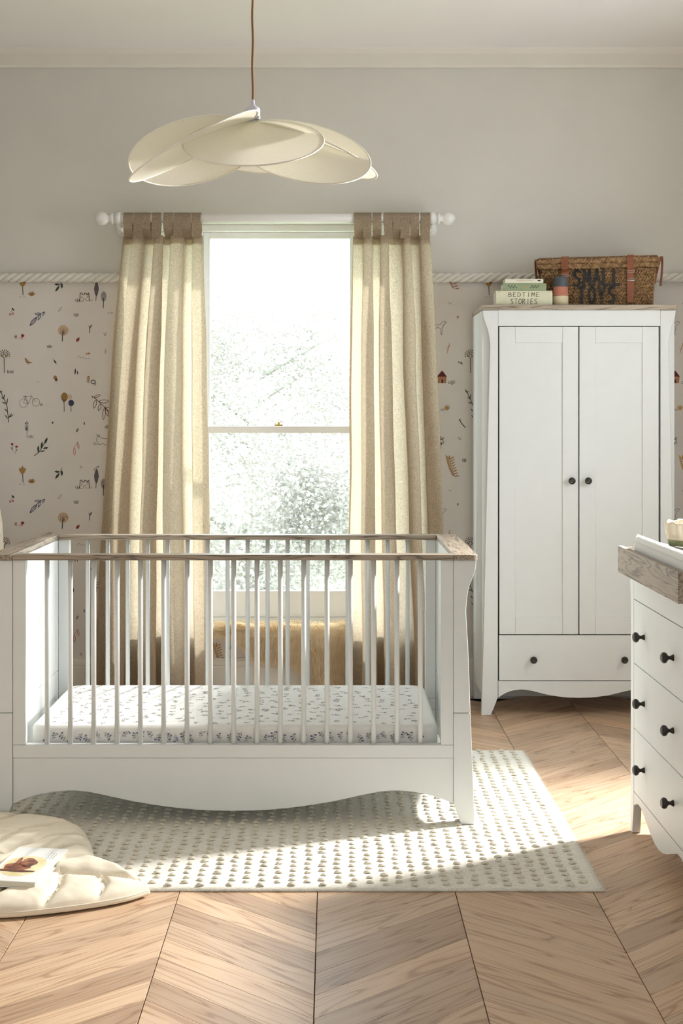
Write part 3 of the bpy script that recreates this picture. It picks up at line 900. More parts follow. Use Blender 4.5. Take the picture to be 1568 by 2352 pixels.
# ------------------------------------------------------------------ cot
CY0 = 4.50; CY1 = 5.30
CX = PX(535, CY0)                                   # centre of the cot
def cz(py): return PZ(py, CY0)
def cxr(px): return PX(px, CY0) - CX                # half-width from the centre, right side
def cot():
    t = thing('cot_bed', (CX, (CY0 + CY1) / 2, RZ), 'white sleigh cot bed with slatted sides and grey oak top rails', 'cot bed')
    ztop, zrail = cz(1274), cz(1287)
    foot = RZ + .001
    outer = [(1093.3, 1287), (1092.9, 1299), (1091.5, 1307), (1089.3, 1315), (1086.8, 1322), (1083.9, 1329.6), (1081.2, 1337), (1078.6, 1344), (1076, 1352), (1074, 1362), (1072.4, 1373), (1071.4, 1384), (1070.3, 1396), (1070, 1406), (1070.6, 1420), (1075, 1493)]
    seam = 1638
    xs = 1075 + (1081 - 1075) * (seam - 1493) / (1660 - 1493)
    up = [(cxr(a), cz(b)) for a, b in outer] + [(cxr(xs), cz(seam - .5)), (cxr(1041.8), cz(seam - .5)), (cxr(1041.8), cz(1287))]
    lo = [(cxr(xs), cz(seam + .6)), (cxr(1090), foot), (cxr(1058), foot), (cxr(1041.8), cz(1846)), (cxr(1041.8), cz(seam + .6))]
    for s in (1, -1):
        mir = lambda P: [(CX + s * a, b) for a, b in P]
        for y0, y1 in ((CY0, CY0 + .048), (CY1 - .048, CY1)):
            p = MB().prism(mir(up), y0, y1).build('post', 'white', t, bevel=.0025)
            MB().prism(mir(lo), y0, y1).build('foot', 'white', p, bevel=.002)
        X0, X1 = sorted((CX + s * cxr(1043), CX + s * cxr(1060)))
        zs = cz(1638)
        MB().box(X0, X1, CY0 + .049, CY1 - .049, zs + .001, zrail - .001).build('end_panel', 'white', t, bevel=.001)
        low = [(CY0 + .049, zs - .001), (CY0 + .049, .13), (CY0 + .12, .155), (CY0 + .22, .160), (CY0 + .32, .14), (CY0 + .40, .13), (CY1 - .32, .14), (CY1 - .22, .160), (CY1 - .12, .155), (CY1 - .049, .13), (CY1 - .049, zs - .001)]
        MB().prism(low, X0, X1, 'yz').build('end_panel', 'white', t, bevel=.001)
        # oak cap with rounded outer corners
        a0, a1, r = cxr(1042.3), cxr(1097), .022
        y0, y1 = CY0 - .008, CY1 + .008
        P = [(a0, y0)] + [(a1 - r + r * math.sin(q), y0 + r - r * math.cos(q)) for q in [i * math.pi / 12 for i in range(7)]]
        P += [(a1 - r + r * math.cos(q), y1 - r + r * math.sin(q)) for q in [i * math.pi / 12 for i in range(7)]] + [(a0, y1)]
        MB().prism([(CX + s * a, b) for a, b in P], zrail, ztop, 'xy').build('oak_cap', 'oak_y', t, bevel=.002)
    xi, xo = cxr(1013), cxr(1041.2)
    bar0 = None
    for y0, y1, front in ((CY0 - .005, CY0 + .050, True), (CY1 - .050, CY1 + .005, False)):
        ya, yb = y0 + .009, y1 - .009
        for s in (1, -1):
            X0, X1 = sorted((CX + s * xi, CX + s * xo))
            MB().box(X0, X1, ya, yb, cz(1711.6), zrail - .0005).build('stile', 'white', t, bevel=.0015)
        MB().box(CX - cxr(1041.8), CX + cxr(1041.8), y0, y1, zrail, ztop).build('oak_rail', 'oak_x', t, bevel=.002)
        MB().box(CX - xo, CX + xo, ya, yb, cz(1741.6), cz(1712.2)).build('bottom_rail', 'white', t, bevel=.0015)
        wave = [(1041.2, 1848), (1025, 1840), (1005, 1832.5), (977, 1825), (950, 1820), (925, 1817.6), (900, 1817), (868, 1820), (834, 1827), (800, 1834.5), (762, 1842.5), (724, 1849), (670, 1856.5), (615, 1861.5), (575, 1863.3), (535, 1863.8)]
        P = [(CX + cxr(a), cz(b)) for a, b in wave]
        P += [(2 * CX - a, b) for a, b in P[-2::-1]]
        P += [(CX - xo, cz(1742.3)), (CX + xo, cz(1742.3))]
        MB().prism(P, ya + .002, yb - .002).build('apron', 'white', t, bevel=.0015)
        ym = (ya + yb) / 2
        for i in range(17):
            x = PX(105 + 53.8 * i, CY0)
            if bar0 is None:
                bar0 = MB().lathe([(.0085, cz(1712)), (.0085, zrail)], 14).build('bar', 'white', t, smooth=False, origin=(0, 0, 0))
                for p in bar0.data.polygons: p.use_smooth = len(p.vertices) == 4
                bar0.location = Vector((x, ym, 0)) - wloc(t)
            else: dup(bar0, t, (x, ym, 0))
    MB().box(CX - xi, CX + xi, CY0 + .055, CY1 - .055, .235, .252).build('mattress_base', 'white', t)
cot()

# mattress with a floral fitted sheet
def mattress():
    X0, X1, Y0, Y1 = CX - .7005, CX + .7005, CY0 + .049, CY1 - .051
    Z0, Z1 = .2535, .337
    t = thing('mattress', (CX, (Y0 + Y1) / 2, Z0), 'cot mattress in a white sheet with small blue flower sprigs', 'mattress')
    def loop(ins, z, r):
        P = []
        for cx_, cy_, a0 in ((X1 - r, Y0 + r, -90), (X1 - r, Y1 - r, 0), (X0 + r, Y1 - r, 90), (X0 + r, Y0 + r, 180)):
            for k in range(7):
                a = math.radians(a0 + 15 * k)
                P.append((cx_ + (r - ins) * math.cos(a), cy_ + (r - ins) * math.sin(a), z))
        return P
    r, e = .055, .020
    loops = [loop(.004, Z0, r), loop(0, Z0 + .006, r)] + [loop(e * (1 - math.cos(a)), Z1 - e + e * math.sin(a), r) for a in [i * math.pi / 14 for i in range(8)]]
    n = len(loops[0])
    v = [p for l in loops for p in l]
    f = [(j * n + i, j * n + (i + 1) % n, (j + 1) * n + (i + 1) % n, (j + 1) * n + i) for j in range(len(loops) - 1) for i in range(n)]
    f += [tuple(range(n - 1, -1, -1)), tuple((len(loops) - 1) * n + i for i in range(n))]
    b = MB().add(v, f).build('fitted_sheet', 'sheet', t, smooth=True)
    R = random.Random(12)
    marks = []
    def sprig(u, v, s, ang):
        p = Print()
        c, d = math.cos(ang), math.sin(ang)
        def q(x, y): return (u + s * (x * c - y * d), v + s * (x * d + y * c))
        p.stroke([q(0, 20), q(2, 8), q(-2, -4), q(3, -16)], .9 * s, 'g', 0)
        for k in range(6):
            y = 14 - 6 * k; sd = 1 if k % 2 else -1
            x0 = math.sin(k) * 2
            p.leaf(q(x0, y), q(x0 + sd * 9, y - 7), 3.0 * s, 'g' if k % 3 else 's', 0)
            if k in (1, 3, 4):
                p.stroke([q(x0, y), q(x0 - sd * 10, y - 8)], .7 * s, 's', 0)
                fx, fy = q(x0 - sd * 11, y - 9)
                for a in range(5): p.ell(fx + 2.3 * s * math.cos(a * 1.257), fy + 2.3 * s * math.sin(a * 1.257), 1.9 * s, 1.9 * s, 'u', 1, n=6)
                p.ell(fx, fy, 1.1 * s, 1.1 * s, 't', 2, n=6)
        return p.tri
    # front face: u along x in mm, v downwards in mm
    x = X0 + .06
    while x < X1 - .05:
        marks += [([(a, min(max(b, 0.5), 62)) for a, b in pts], k, l) for pts, k, l in sprig((x - X0) * 1000, R.uniform(10, 30), R.uniform(.6, .85), R.uniform(-.9, .9) + (math.pi if R.random() < .3 else 0))]
        x += R.uniform(.024, .036)
    p = build_print(marks, lambda u, v, l: (X0 + u / 1000, Y0 - .0006 - .0003 * l, Z1 - e - v / 1000), 'sprig_print', b)
    p['kind'] = 'stuff'
    marks = []
    y = Y0 + .05
    while y < Y1 - .045:
        x = X0 + .05 + R.uniform(0, .05)
        while x < X1 - .05:
            marks += [(q_, {'g': 's', 'u': 'c', 's': 'l', 't': 't'}[k_], l_) for q_, k_, l_ in sprig(x * 1000, (y + R.uniform(-.022, .022)) * 1000, R.uniform(.55, .85), R.uniform(0, 6.28))]
            x += R.uniform(.04, .065)
        y += .052
    p = build_print(marks, lambda u, v, l: (u / 1000, v / 1000, Z1 + .0006 + .0002 * l), 'sprig_print', b)
    p['kind'] = 'stuff'
mattress()

# ------------------------------------------------------------------ knob used on wardrobe and dresser
def knob_mesh():
    prof = [(.010, 0), (.0085, .004), (.0055, .009), (.0052, .013), (.008, .017), (.0145, .021), (.0165, .026), (.0165, .030), (.014, .034), (.0105, .0365), (.0100, .0358), (.0035, .0368)]
    o = MB().lathe(prof, 20).build('knob', 'knob', None, smooth=True)
    me = o.data
    bpy.data.objects.remove(o)
    return me
KM = knob_mesh()
def knob(parent, loc, rot, scale=1.0):
    o = bpy.data.objects.new('knob', KM)
    COL.objects.link(o); o.parent = parent
    o.location = Vector(loc) - wloc(parent); o.rotation_euler = rot
    o.scale = (scale,) * 3
    return o

# ------------------------------------------------------------------ wardrobe
AY = 6.20
def wardrobe():
    ax = lambda px: PX(px, AY)
    az = lambda py: PZ(py, AY)
    cx = ax(1330)
    back = WY - .03
    t = thing('wardrobe', (cx, (AY + back) / 2, 0), 'white two-door wardrobe with bottom drawer, dark knobs and oak top', 'wardrobe')
    zt, zb = az(700), az(712)
    half = cx - ax(1107)
    MB().box(cx - half, cx + half, AY - .006, back + .004, zb, zt).build('oak_top', 'oak_x', t, bevel=.002)
    L = [(1108.6, 712.6), (1109.6, 725), (1111.5, 733), (1114, 740.5), (1117.3, 750), (1120.5, 759), (1123.6, 775), (1125.0, 788), (1125.2, 800), (1123.5, 860), (1109.8, 1480), (1105.4, 1643)]
    P = [(cx - ax(a), az(b)) for a, b in L]
    P[-1] = (P[-1][0], 0.001)
    P += [(cx - ax(1127), 0.001), (cx - ax(1143), az(1602)), (cx - ax(1143.6), az(712.6))]
    P = P[::-1]
    for s in (1, -1):
        MB().prism([(cx + s * a, b) for a, b in P], AY, AY + .028).build('front_post', 'white', t, bevel=.002)
        xa, xb = sorted((cx + s * (cx - ax(1126)), cx + s * (cx - ax(1136))))
        xo = sorted((cx + s * (half - .002), cx + s * (half - .062)))
        MB().box(xo[0], xo[1], AY + .029, back, az(1600), zb - .0005).build('side_panel', 'white', t, bevel=.001)
        MB().box(xo[0] - .0, xo[1] + .0, back - .06, back, .001, az(1600)).build('back_foot', 'white', t, bevel=.001)
    ih = cx - ax(1143.9)
    MB().box(cx - half + .0625, cx + half - .0625, AY + .10, back - .001, az(1565), zb - .001).build('carcass', 'white', t)
    MB().box(cx - ih, cx + ih, AY + .001, AY + .022, az(748.6), zb - .0005).build('top_rail', 'white', t, bevel=.001)
    w = [(1144.2, 1603), (1152, 1597), (1160, 1592.5), (1170, 1588.3), (1182, 1585.4), (1196, 1584), (1210, 1585), (1225, 1588), (1245, 1593), (1265, 1597.5), (1285, 1600.5), (1305, 1602.4), (1330, 1603)]
    Q = [(ax(a), az(b)) for a, b in w]
    Q += [(2 * cx - a, b) for a, b in Q[-2::-1]]
    Q += [(cx + ih, az(1564.8)), (cx - ih, az(1564.8))]
    MB().prism(Q, AY + .001, AY + .022).build('apron', 'white', t, bevel=.001)
    MB().box(cx - ih, cx + ih, AY + .045, AY + .060, az(1604) + .03, az(748)).build('shadow_backing', 'gap', t)  # dark sheet that colours the door gaps as shade
    fr = (math.pi / 2, 0, 0)
    for x0, x1, kx, s0, s1 in ((1146.6, 1327.8, 1311, 1183, 1292), (1330.4, 1512.4, 1348.5, 1367, 1475)):
        z0, z1 = az(1457), az(750.6)
        d = MB().box(ax(s0) - .004, ax(s1) + .004, AY + .008, AY + .020, az(1418) - .004, az(787) + .004).build('door', 'white', t)
        for a, b in ((x0, s0), (s1, x1)):
            MB().box(ax(a), ax(b), AY + .001, AY + .022, z0, z1).build('stile', 'white', d, bevel=.0012)
        for a, b in ((750.6, 787), (1418, 1457)):
            MB().box(ax(s0) + .0006, ax(s1) - .0006, AY + .0016, AY + .022, az(b), az(a)).build('rail', 'white', d, bevel=.0012)
        knob(d, (ax(kx), AY + .001, az(1104)), fr)
    dr = MB().box(ax(1146), ax(1514), AY + .001, AY + .022, az(1563), az(1459.2)).build('drawer', 'white', t, bevel=.0012)
    for k in (1223.5, 1431.5): knob(dr, (ax(k), AY + .001, az(1514)), fr)
    return zt
WTOP = wardrobe()

# ------------------------------------------------------------------ things on the wardrobe
def hand_text(pr, lines, ink):
    """hand-lettered capitals: lines = [(string, x0, x1, ytop, ybottom)]"""
    G = {'A': [[(0, 1), (.5, 0), (1, 1)], [(.2, .62), (.8, .62)]], 'B': [[(0, 0), (0, 1)], [(0, 0), (.7, .08), (.75, .3), (.1, .46), (.85, .62), (.85, .88), (0, 1)]],
         'D': [[(0, 0), (0, 1)], [(0, 0), (.65, .12), (.95, .5), (.65, .88), (0, 1)]], 'E': [[(.85, 0), (.05, .03), (0, 1), (.9, .97)], [(0, .5), (.7, .47)]],
         'I': [[(.5, 0), (.5, 1)]], 'L': [[(0, 0), (0, 1), (.9, .97)]], 'M': [[(0, 1), (.1, 0), (.5, .7), (.9, 0), (1, 1)]], 'O': [[(.5, 0), (.1, .2), (0, .55), (.2, .9), (.55, 1), (.9, .8), (1, .45), (.85, .12), (.5, 0)]],
         'R': [[(0, 1), (0, 0), (.75, .08), (.85, .28), (.6, .45), (0, .52)], [(.3, .5), (.95, 1)]], 'S': [[(.9, .1), (.5, 0), (.1, .15), (.15, .38), (.8, .58), (.9, .82), (.5, 1), (0, .9)]],
         'T': [[(0, .03), (1, 0)], [(.5, 0), (.48, 1)]], 'Y': [[(0, 0), (.5, .5), (1, 0)], [(.5, .5), (.45, 1)]]}
    for s, x0, x1, y0, y1, lw, gap in lines:
        n = len(s); cw = (x1 - x0) / n
        for i, ch in enumerate(s):
            for st in G[ch]:
                pr.stroke([(x0 + cw * (i + gap / 2 + a * (1 - gap)), y0 + b * (y1 - y0)) for a, b in st], lw, ink, 1)

BYF = AY + .03                                       # spines near the wardrobe's front edge
def book(label, px0, px1, z0, z1, yf, depth, cover, spine_fn, name='book'):
    x0, x1 = PX(px0, yf), PX(px1, yf)
    t = thing(name, ((x0 + x1) / 2, yf + depth / 2, z0), label, 'book', 'books stacked on the wardrobe')
    h = z1 - z0
    c = MB()
    c.box(x0, x1, yf + .004, yf + depth, z0, z0 + .0025).box(x0, x1, yf + .004, yf + depth, z1 - .0025, z1)
    n = 8
    P = [(yf + .006 - .006 * math.sin(math.pi * k / n), z0 + h * k / n) for k in range(n + 1)]
    P = P + [(yf + .008, z1), (yf + .008, z0)]
    c.prism(P, x0, x1, 'yz')
    co = c.build('cover', cover, t, bevel=.0006)
    MB().box(x0 + .003, x1 - .003, yf + .009, yf + depth - .003, z0 + .0027, z1 - .0027).build('pages', 'pagepaper', t)
    pr = Print(); spine_fn(pr)
    if pr.tri:
        def mp(u, v, l):                             # u, v in photo px on the spine
            z = PZ(v, yf)
            k = min(max((z - z0) / h, 0), 1)
            return (PX(u, yf), yf + .006 - .006 * math.sin(math.pi * k) - .0006 - .0002 * l, z)
        build_print(pr.tri, mp, 'spine_print', co)
M['pagepaper'] = plain('page_paper', (0.72, 0.68, 0.57, 1), .9, var=.08, scale=300)
M['bk_cream'] = plain('book_pale_green_cream', srgb(214, 212, 184), .6)
M['bk_green'] = plain('book_sage_green', srgb(138, 150, 118), .6)
M['bk_ivory'] = plain('book_ivory', srgb(226, 222, 204), .6)
def sp1(p):
    for x in (1146, 1150.2, 1260.0, 1263.2): p.stroke([(x, 669.5), (x, 700)], 1.0, 'k')
    hand_text(p, [('BEDTIME', 1166, 1240, 671.5, 681.5, 1.1, .32), ('STORIES', 1171, 1235, 686.5, 698, 1.1, .3)], 'k')
def sp2(p):
    for s, x in ((1, 1176), (-1, 1228)):
        for k in range(6): p.leaf((x + s * (k * 3.4 - 10), 659), (x + s * (k * 3.4 - 6), 655 + (k % 2) * 7), 2.2, 'g')
    for a in range(6): p.leaf((1208, 658.5), (1208 + 3.6 * math.cos(a * 1.05), 658.5 + 3.2 * math.sin(a * 1.05)), 1.8, 'y')
def sp3(p):
    for k in range(16): p.stroke([(1184 + k * 2.5, 644 + .5 * math.sin(k * 3)), (1185.6 + k * 2.5, 645)], .8, 't')
    p.leaf((1233, 644), (1242, 645), 2.6, 'k'); p.leaf((1236, 645), (1241, 643), 2, 'k')
zA = WTOP
zB = PZ(667.6, BYF); zC_ = PZ(650.2, BYF + .004); zD = PZ(640.2, BYF + .006)
book('thick pale green book lettered BEDTIME STORIES at the bottom of the stack', 1139, 1268.5, zA + .0005, zB, BYF, .12, 'bk_cream', sp1)
book('sage green book with leaf decoration in the middle of the stack', 1155, 1254.5, zB + .0005, zC_, BYF + .004, .105, 'bk_green', sp2)
book('thin ivory book on top of the stack on the wardrobe', 1160, 1247.5, zC_ + .0005, zD, BYF + .006, .10, 'bk_ivory', sp3)

def bottle():
    y = AY + .06
    s = y / FPX
    t = thing('stacking_bottle', (PX(1287, y), y, WTOP), 'small round stacker in cream, pink and slate beside the books', 'toy')
    c = (PX(1287, y), y)
    z = lambda py: PZ(py, y)
    for nm, col, prof in (('cup', srgb(206, 192, 160), [(17.4, WTOP + .0005), (17.4, z(682)), (16.8, z(680))]), ('cup', srgb(178, 112, 92), [(16.8, z(679.9)), (17.6, z(679.5)), (17.6, z(676.6)), (16.8, z(676)), (16.6, z(660)), (16.3, z(659.4))]),
                          ('cap', srgb(72, 76, 82), [(16.3, z(659.2)), (16.6, z(658)), (15.8, z(642)), (14.6, z(638)), (12, z(636)), (3, z(635.6))])):
        mt = plain('silicone_' + nm + str(len(bpy.data.materials)), col, .7)
        MB().lathe([(r * s, h) for r, h in prof], 28, (c[0], c[1], 0)).build(nm, mt, t, smooth=True, bevel=0)
bottle()

def toy_basket():
    yc = AY + .225
    ang = -math.radians(13)
    cx = PX(1373, yc)
    t = thing('lidded_basket', (cx, yc, WTOP + .003), 'woven seagrass basket lettered SMALL TOYS with leather straps', 'basket')
    ca, sa = math.cos(ang), math.sin(ang)
    W2, D2, HB, HL = .252, .125, .205, .045
    def wp(x, y, z): return (cx + x * ca - y * sa, yc + x * sa + y * ca, WTOP + .004 + z)
    def wall_x(z): return W2 * (1.0 + .05 * z / HB)
    R = random.Random(9)
    def strand(b, p, d, n, L, w, th):
        """one flattened strand: p centre, d long direction, n outward normal"""
        d, n = Vector(d).normalized(), Vector(n).normalized()
        s = n.cross(d)
        v = [p - d * L / 2, p - d * L * .2 + s * w * .5 + n * th * .3, p - d * L * .2 - s * w * .5 + n * th * .3, p + n * th - d * L * .18, p + n * th * 1.05 + d * L * .18, p + d * L * .2 + s * w * .5 + n * th * .3, p + d * L * .2 - s * w * .5 + n * th * .3, p + d * L / 2]
        f = [(0, 1, 3), (0, 3, 2), (1, 5, 4, 3), (3, 4, 6, 2), (5, 7, 4), (4, 7, 6)]
        b.add([wp(*q) for q in v], f)
    def weave(b, face, z0, z1, grow, rows, du, L, w):
        for r in range(rows):
            z = z0 + (z1 - z0) * (r + .5) / rows
            k = 1 + .05 * z / HB
            hw, hd = (W2 * k + grow), (D2 * k + grow)
            if face in ('f', 'b'):
                half, sg = hw, -1 if face == 'f' else 1
                org = lambda u: Vector((u, sg * hd, z)); tan = Vector((1, 0, 0)); nor = Vector((0, sg, 0))
            else:
                half, sg = hd, -1 if face == 'l' else 1
                org = lambda u: Vector((sg * hw, u, z)); tan = Vector((0, 1, 0)); nor = Vector((sg, 0, 0))
            n = int(2 * half / du)
            for i in range(n):
                u = -half + (i + .5) * 2 * half / n + R.uniform(-.002, .002)
                tilt = (.75 if r % 2 else -.75) + R.uniform(-.2, .2)
                strand(b, org(u) + Vector((0, 0, R.uniform(-.002, .002))), tan * math.cos(tilt) + Vector((0, 0, math.sin(tilt))), nor, L * R.uniform(.9, 1.2), w, .0055 * R.uniform(.8, 1.25))
    def shell(nm, z0, z1, grow):
        v = []
        for z in (z0, z1):
            k = 1 + .05 * z / HB
            for sx, sy in ((-1, -1), (1, -1), (1, 1), (-1, 1)): v.append(wp(sx * (W2 * k + grow), sy * (D2 * k + grow), z))
        return MB().add(v, [(3, 2, 1, 0), (4, 5, 6, 7), (0, 1, 5, 4), (1, 2, 6, 5), (2, 3, 7, 6), (3, 0, 4, 7)]).build(nm, plain('seagrass_core_' + nm, srgb(88, 62, 36), .8), t)
    body = shell('basket_body', 0, HB, -.001)
    lid = shell('lid', HB - .028, HB + HL - .022, .014)
    wb_, wl = MB(), MB()
    for fc in 'flr': weave(wb_, fc, .002, HB - .012, .0, 12, .0125, .026, .0085)
    for fc in 'flr': weave(wl, fc, HB - .030, HB + HL - .024, .015, 2, .0150, .036, .015)
    k = 1.05
    for r in range(10):                              # lid top
        y = -D2 * k - .01 + (2 * D2 * k + .02) * (r + .5) / 10
        n = 42
        for i in range(n):
            u = -W2 * k - .01 + (2 * W2 * k + .02) * (i + .5) / n
            tilt = .7 if r % 2 else -.7
            strand(wl, Vector((u, y, HB + HL - .022)), (math.cos(tilt), math.sin(tilt), 0), (0, 0, 1), .03, .0105, .006)
    o = wb_.build('weave', 'seagrass', body); o['kind'] = 'stuff'
    o = wl.build('weave', 'seagrass', lid); o['kind'] = 'stuff'
    # stencilled letters on the front
    pr = Print()
    zpx = lambda py: (PZ(py, yc - .13) - WTOP)
    hand_text(pr, [('SMALL', -.117, .114, .0225, .0967, .0135, .36), ('TOYS', -.095, .091, .104, .180, .0135, .40)], 'k')
    b = MB()
    for pts, ink, l in pr.tri:
        q = []
        for (u, v) in pts:
            z = .193 - v
            q.append(wp(u, -(D2 * (1 + .05 * z / HB)) - .0046, z))
        # thin slabs following the basket's front
        nrm = Vector((sa, -ca, 0)) * .0012
        m = len(q)
        b.add([tuple(Vector(p) - nrm) for p in q] + [tuple(Vector(p) + nrm) for p in q], [tuple(range(m)), tuple(range(2 * m - 1, m - 1, -1))] + [(i, (i + 1) % m, m + (i + 1) % m, m + i) for i in range(m)])
    M['stencil'] = plain('stencil_ink', (0.022, 0.020, 0.020, 1), .8, var=.3, scale=200)
    lt = b.build('lettering', 'stencil', body); lt['label'] = 'black stencilled words SMALL TOYS'
    # straps with buckles
    for u in (-.150, .154):
        fr = -(D2 * 1.05) - .020
        path = [(u, .05, HB + HL - .012), (u, -D2 * .9, HB + HL - .012), (u, fr + .003, HB + HL - .016), (u, fr - .002, HB + HL - .03), (u, fr - .001, HB - .03), (u, fr + .010, HB - .045), (u, -(D2) - .010, .012)]
        s = MB().ribbon([wp(*p) for p in path], (ca, sa, 0), .0155, .003).build('strap', 'leather', t)
        for zz in ((.146,) if u < 0 else (.158, .118)):
            q = [wp(u + a, -(D2) - .0185, zz + c) for a, c in ((-.018, -.004), (.018, -.004), (.018, .004), (-.018, .004))]
            MB().tube(q, .0014, 6, True).build('buckle', 'steel', s, smooth=True)
    for sg in (-1, 1):
        path = []
        for i in range(13):
            a = math.pi * i / 12
            path.append(wp(sg * (W2 * 1.03 + .004 + .030 * (i / 12) + .020 * math.sin(a) ** .7), -.062 * math.cos(a), .105 + .135 * math.sin(a) ** .75))
        MB().ribbon(path, (ca, sa, 0), .0055, .004).build('handle', 'leather', t)
toy_basket()

# ------------------------------------------------------------------ dresser, changing tray, mat, fabric basket
DX = 1.008
DY0, DY1 = 3.725, 4.475
def dresser():
    t = thing('chest_of_drawers', (DX + .24, (DY0 + DY1) / 2, 0), 'white three-drawer dresser with dark knobs at the right edge', 'dresser')
    dz = lambda py: PZ(py, 4.425)
    yc = (DY0 + DY1) / 2
    hf = DY1 - yc
    ztop = .874
    xb = DX + .49
    MB().box(DX - .012, xb, DY0 - .012, DY1 + .012, ztop - .016, ztop).build('top', 'white', t, bevel=.002)
    prof = [(hf + .006, ztop - .017), (hf + .005, ztop - .04), (hf - .002, ztop - .07), (hf - .008, ztop - .11), (hf - .009, ztop - .15), (hf - .006, .45), (hf, .001), (hf - .028, .001), (hf - .048, .105), (hf - .048, ztop - .017)]
    for s in (1, -1):
        MB().prism([(yc + s * a, b) for a, b in prof], DX, DX + .028, 'yz').build('front_post', 'white', t, bevel=.002)
        ya, yb = sorted((yc + s * (hf - .004), yc + s * (hf - .022)))
        side = [(DX + .029, ztop - .017), (DX + .029, .105), (DX + .06, .10), (DX + .30, .10), (xb - .06, .105), (xb - .045, .001), (xb, .001), (xb, ztop - .017)]
        MB().prism(side, ya, yb, 'xz').build('side_panel', 'white', t, bevel=.001)
    ih = hf - .0486
    MB().box(DX + .05, xb - .002, yc - hf + .023, yc + hf - .023, .12, ztop - .018).build('carcass', 'white', t)
    MB().box(DX + .030, DX + .040, yc - ih, yc + ih, .15, ztop - .02).build('shadow_backing', 'gap', t)  # dark sheet that puts shade into the gaps between drawers
    zs = [dz(1376), dz(1523), dz(1672), dz(1818)]
    MB().box(DX + .001, DX + .022, yc - ih, yc + ih, zs[0] + .0015, ztop - .017).build('top_rail', 'white', t, bevel=.001)
    wv = [(0, .098), (.03, .112), (.06, .120), (.10, .118), (.16, .098), (.22, .076), (.28, .062), (1, .058)]
    P = [(yc + ih - a * 1.0, b) for a, b in wv[:-1]] + [(yc, .058)]
    P += [(2 * yc - a, b) for a, b in P[-2::-1]]
    P += [(yc - ih, zs[3] - .0015), (yc + ih, zs[3] - .0015)]
    MB().prism(P, DX + .001, DX + .022, 'yz').build('apron', 'white', t, bevel=.001)
    for i in range(3):
        d = MB().box(DX + .001, DX + .022, yc - ih + .0015, yc + ih - .0015, zs[i + 1] + .0015, zs[i] - .0015).build('drawer', 'white', t, bevel=.0012)
        for y in (4.28, 3.916): knob(d, (DX + .001, y, (zs[i] + zs[i + 1]) / 2 + .003), (0, -math.pi / 2, 0))
    return ztop
DTOP = dresser()

def changing_tray():
    x0, x1, y0, y1 = .961, DX + .50, 3.68, 4.452
    z0, z1, th = DTOP + .0005, .962, .018
    t = thing('changing_tray', ((x0 + x1) / 2, (y0 + y1) / 2, z0), 'grey oak changing tray on top of the white dresser', 'tray')
    MB().box(x0, x0 + th, y0, y1, z0, z1).build('side_board', 'oak_y', t, bevel=.0012)
    MB().box(x1 - th, x1, y0, y1, z0, z1).build('side_board', 'oak_y', t, bevel=.0012)
    MB().box(x0 + th + .0004, x1 - th - .0004, y0 + .001, y0 + th, z0, z1 + .022).build('end_board', 'oak_x', t, bevel=.0012)
    MB().box(x0 + th + .0004, x1 - th - .0004, y1 - th, y1 - .001, z0, z1 - .004).build('end_board', 'oak_x', t, bevel=.0012)
    MB().box(x0 + th + .0004, x1 - th - .0004, y0 + th + .0004, y1 - th - .0004, z0, z0 + .008).build('base', 'white', t)
    X0, X1, Y0, Y1 = .993, x1 - th - .012, y0 + th + .02, 4.375
    Z0 = z0 + .0085
    m = thing('changing_mat', ((X0 + X1) / 2, (Y0 + Y1) / 2, Z0), 'white waffle changing mat lying in the oak tray', 'changing mat')
    nx, ny = 40, 40
    v, f = [], []
    for j in range(ny + 1):
        for i in range(nx + 1):
            s, q = i / nx * 2 - 1, j / ny * 2 - 1
            hgt = .078 + .055 * abs(s) ** 2.2
            ex = 1 - max(0, (abs(s) - .93) / .07) ** 2 ; ey = 1 - max(0, (abs(q) - .93) / .07) ** 2
            z = Z0 + hgt - .030 * (1 - math.sqrt(max(0, ex))) - .030 * (1 - math.sqrt(max(0, ey)))
            v.append((X0 + (X1 - X0) * (s + 1) / 2, Y0 + (Y1 - Y0) * (q + 1) / 2, z))
    for j in range(ny):
        for i in range(nx):
            a = j * (nx + 1) + i
            f.append((a, a + 1, a + nx + 2, a + nx + 1))
    ring = [i for i in range(nx + 1)] + [(j + 1) * (nx + 1) - 1 for j in range(1, ny + 1)] + [ny * (nx + 1) + i for i in range(nx - 1, -1, -1)] + [j * (nx + 1) for j in range(ny - 1, 0, -1)]
    b0 = len(v); n = len(ring)
    for i in ring: v.append((v[i][0], v[i][1], Z0))
    for k in range(n): f.append((ring[k], b0 + k, b0 + (k + 1) % n, ring[(k + 1) % n]))
    f.append(tuple(b0 + k for k in range(n - 1, -1, -1)))
    MB().add(v, f).build('cover', 'waffle', m, smooth=True)
    pip = MB().tube([v[i] for i in ring], .0022, 6, True).build('piping', 'sheet', m, smooth=True)
    return Z0 + .098
MATZ = changing_tray()

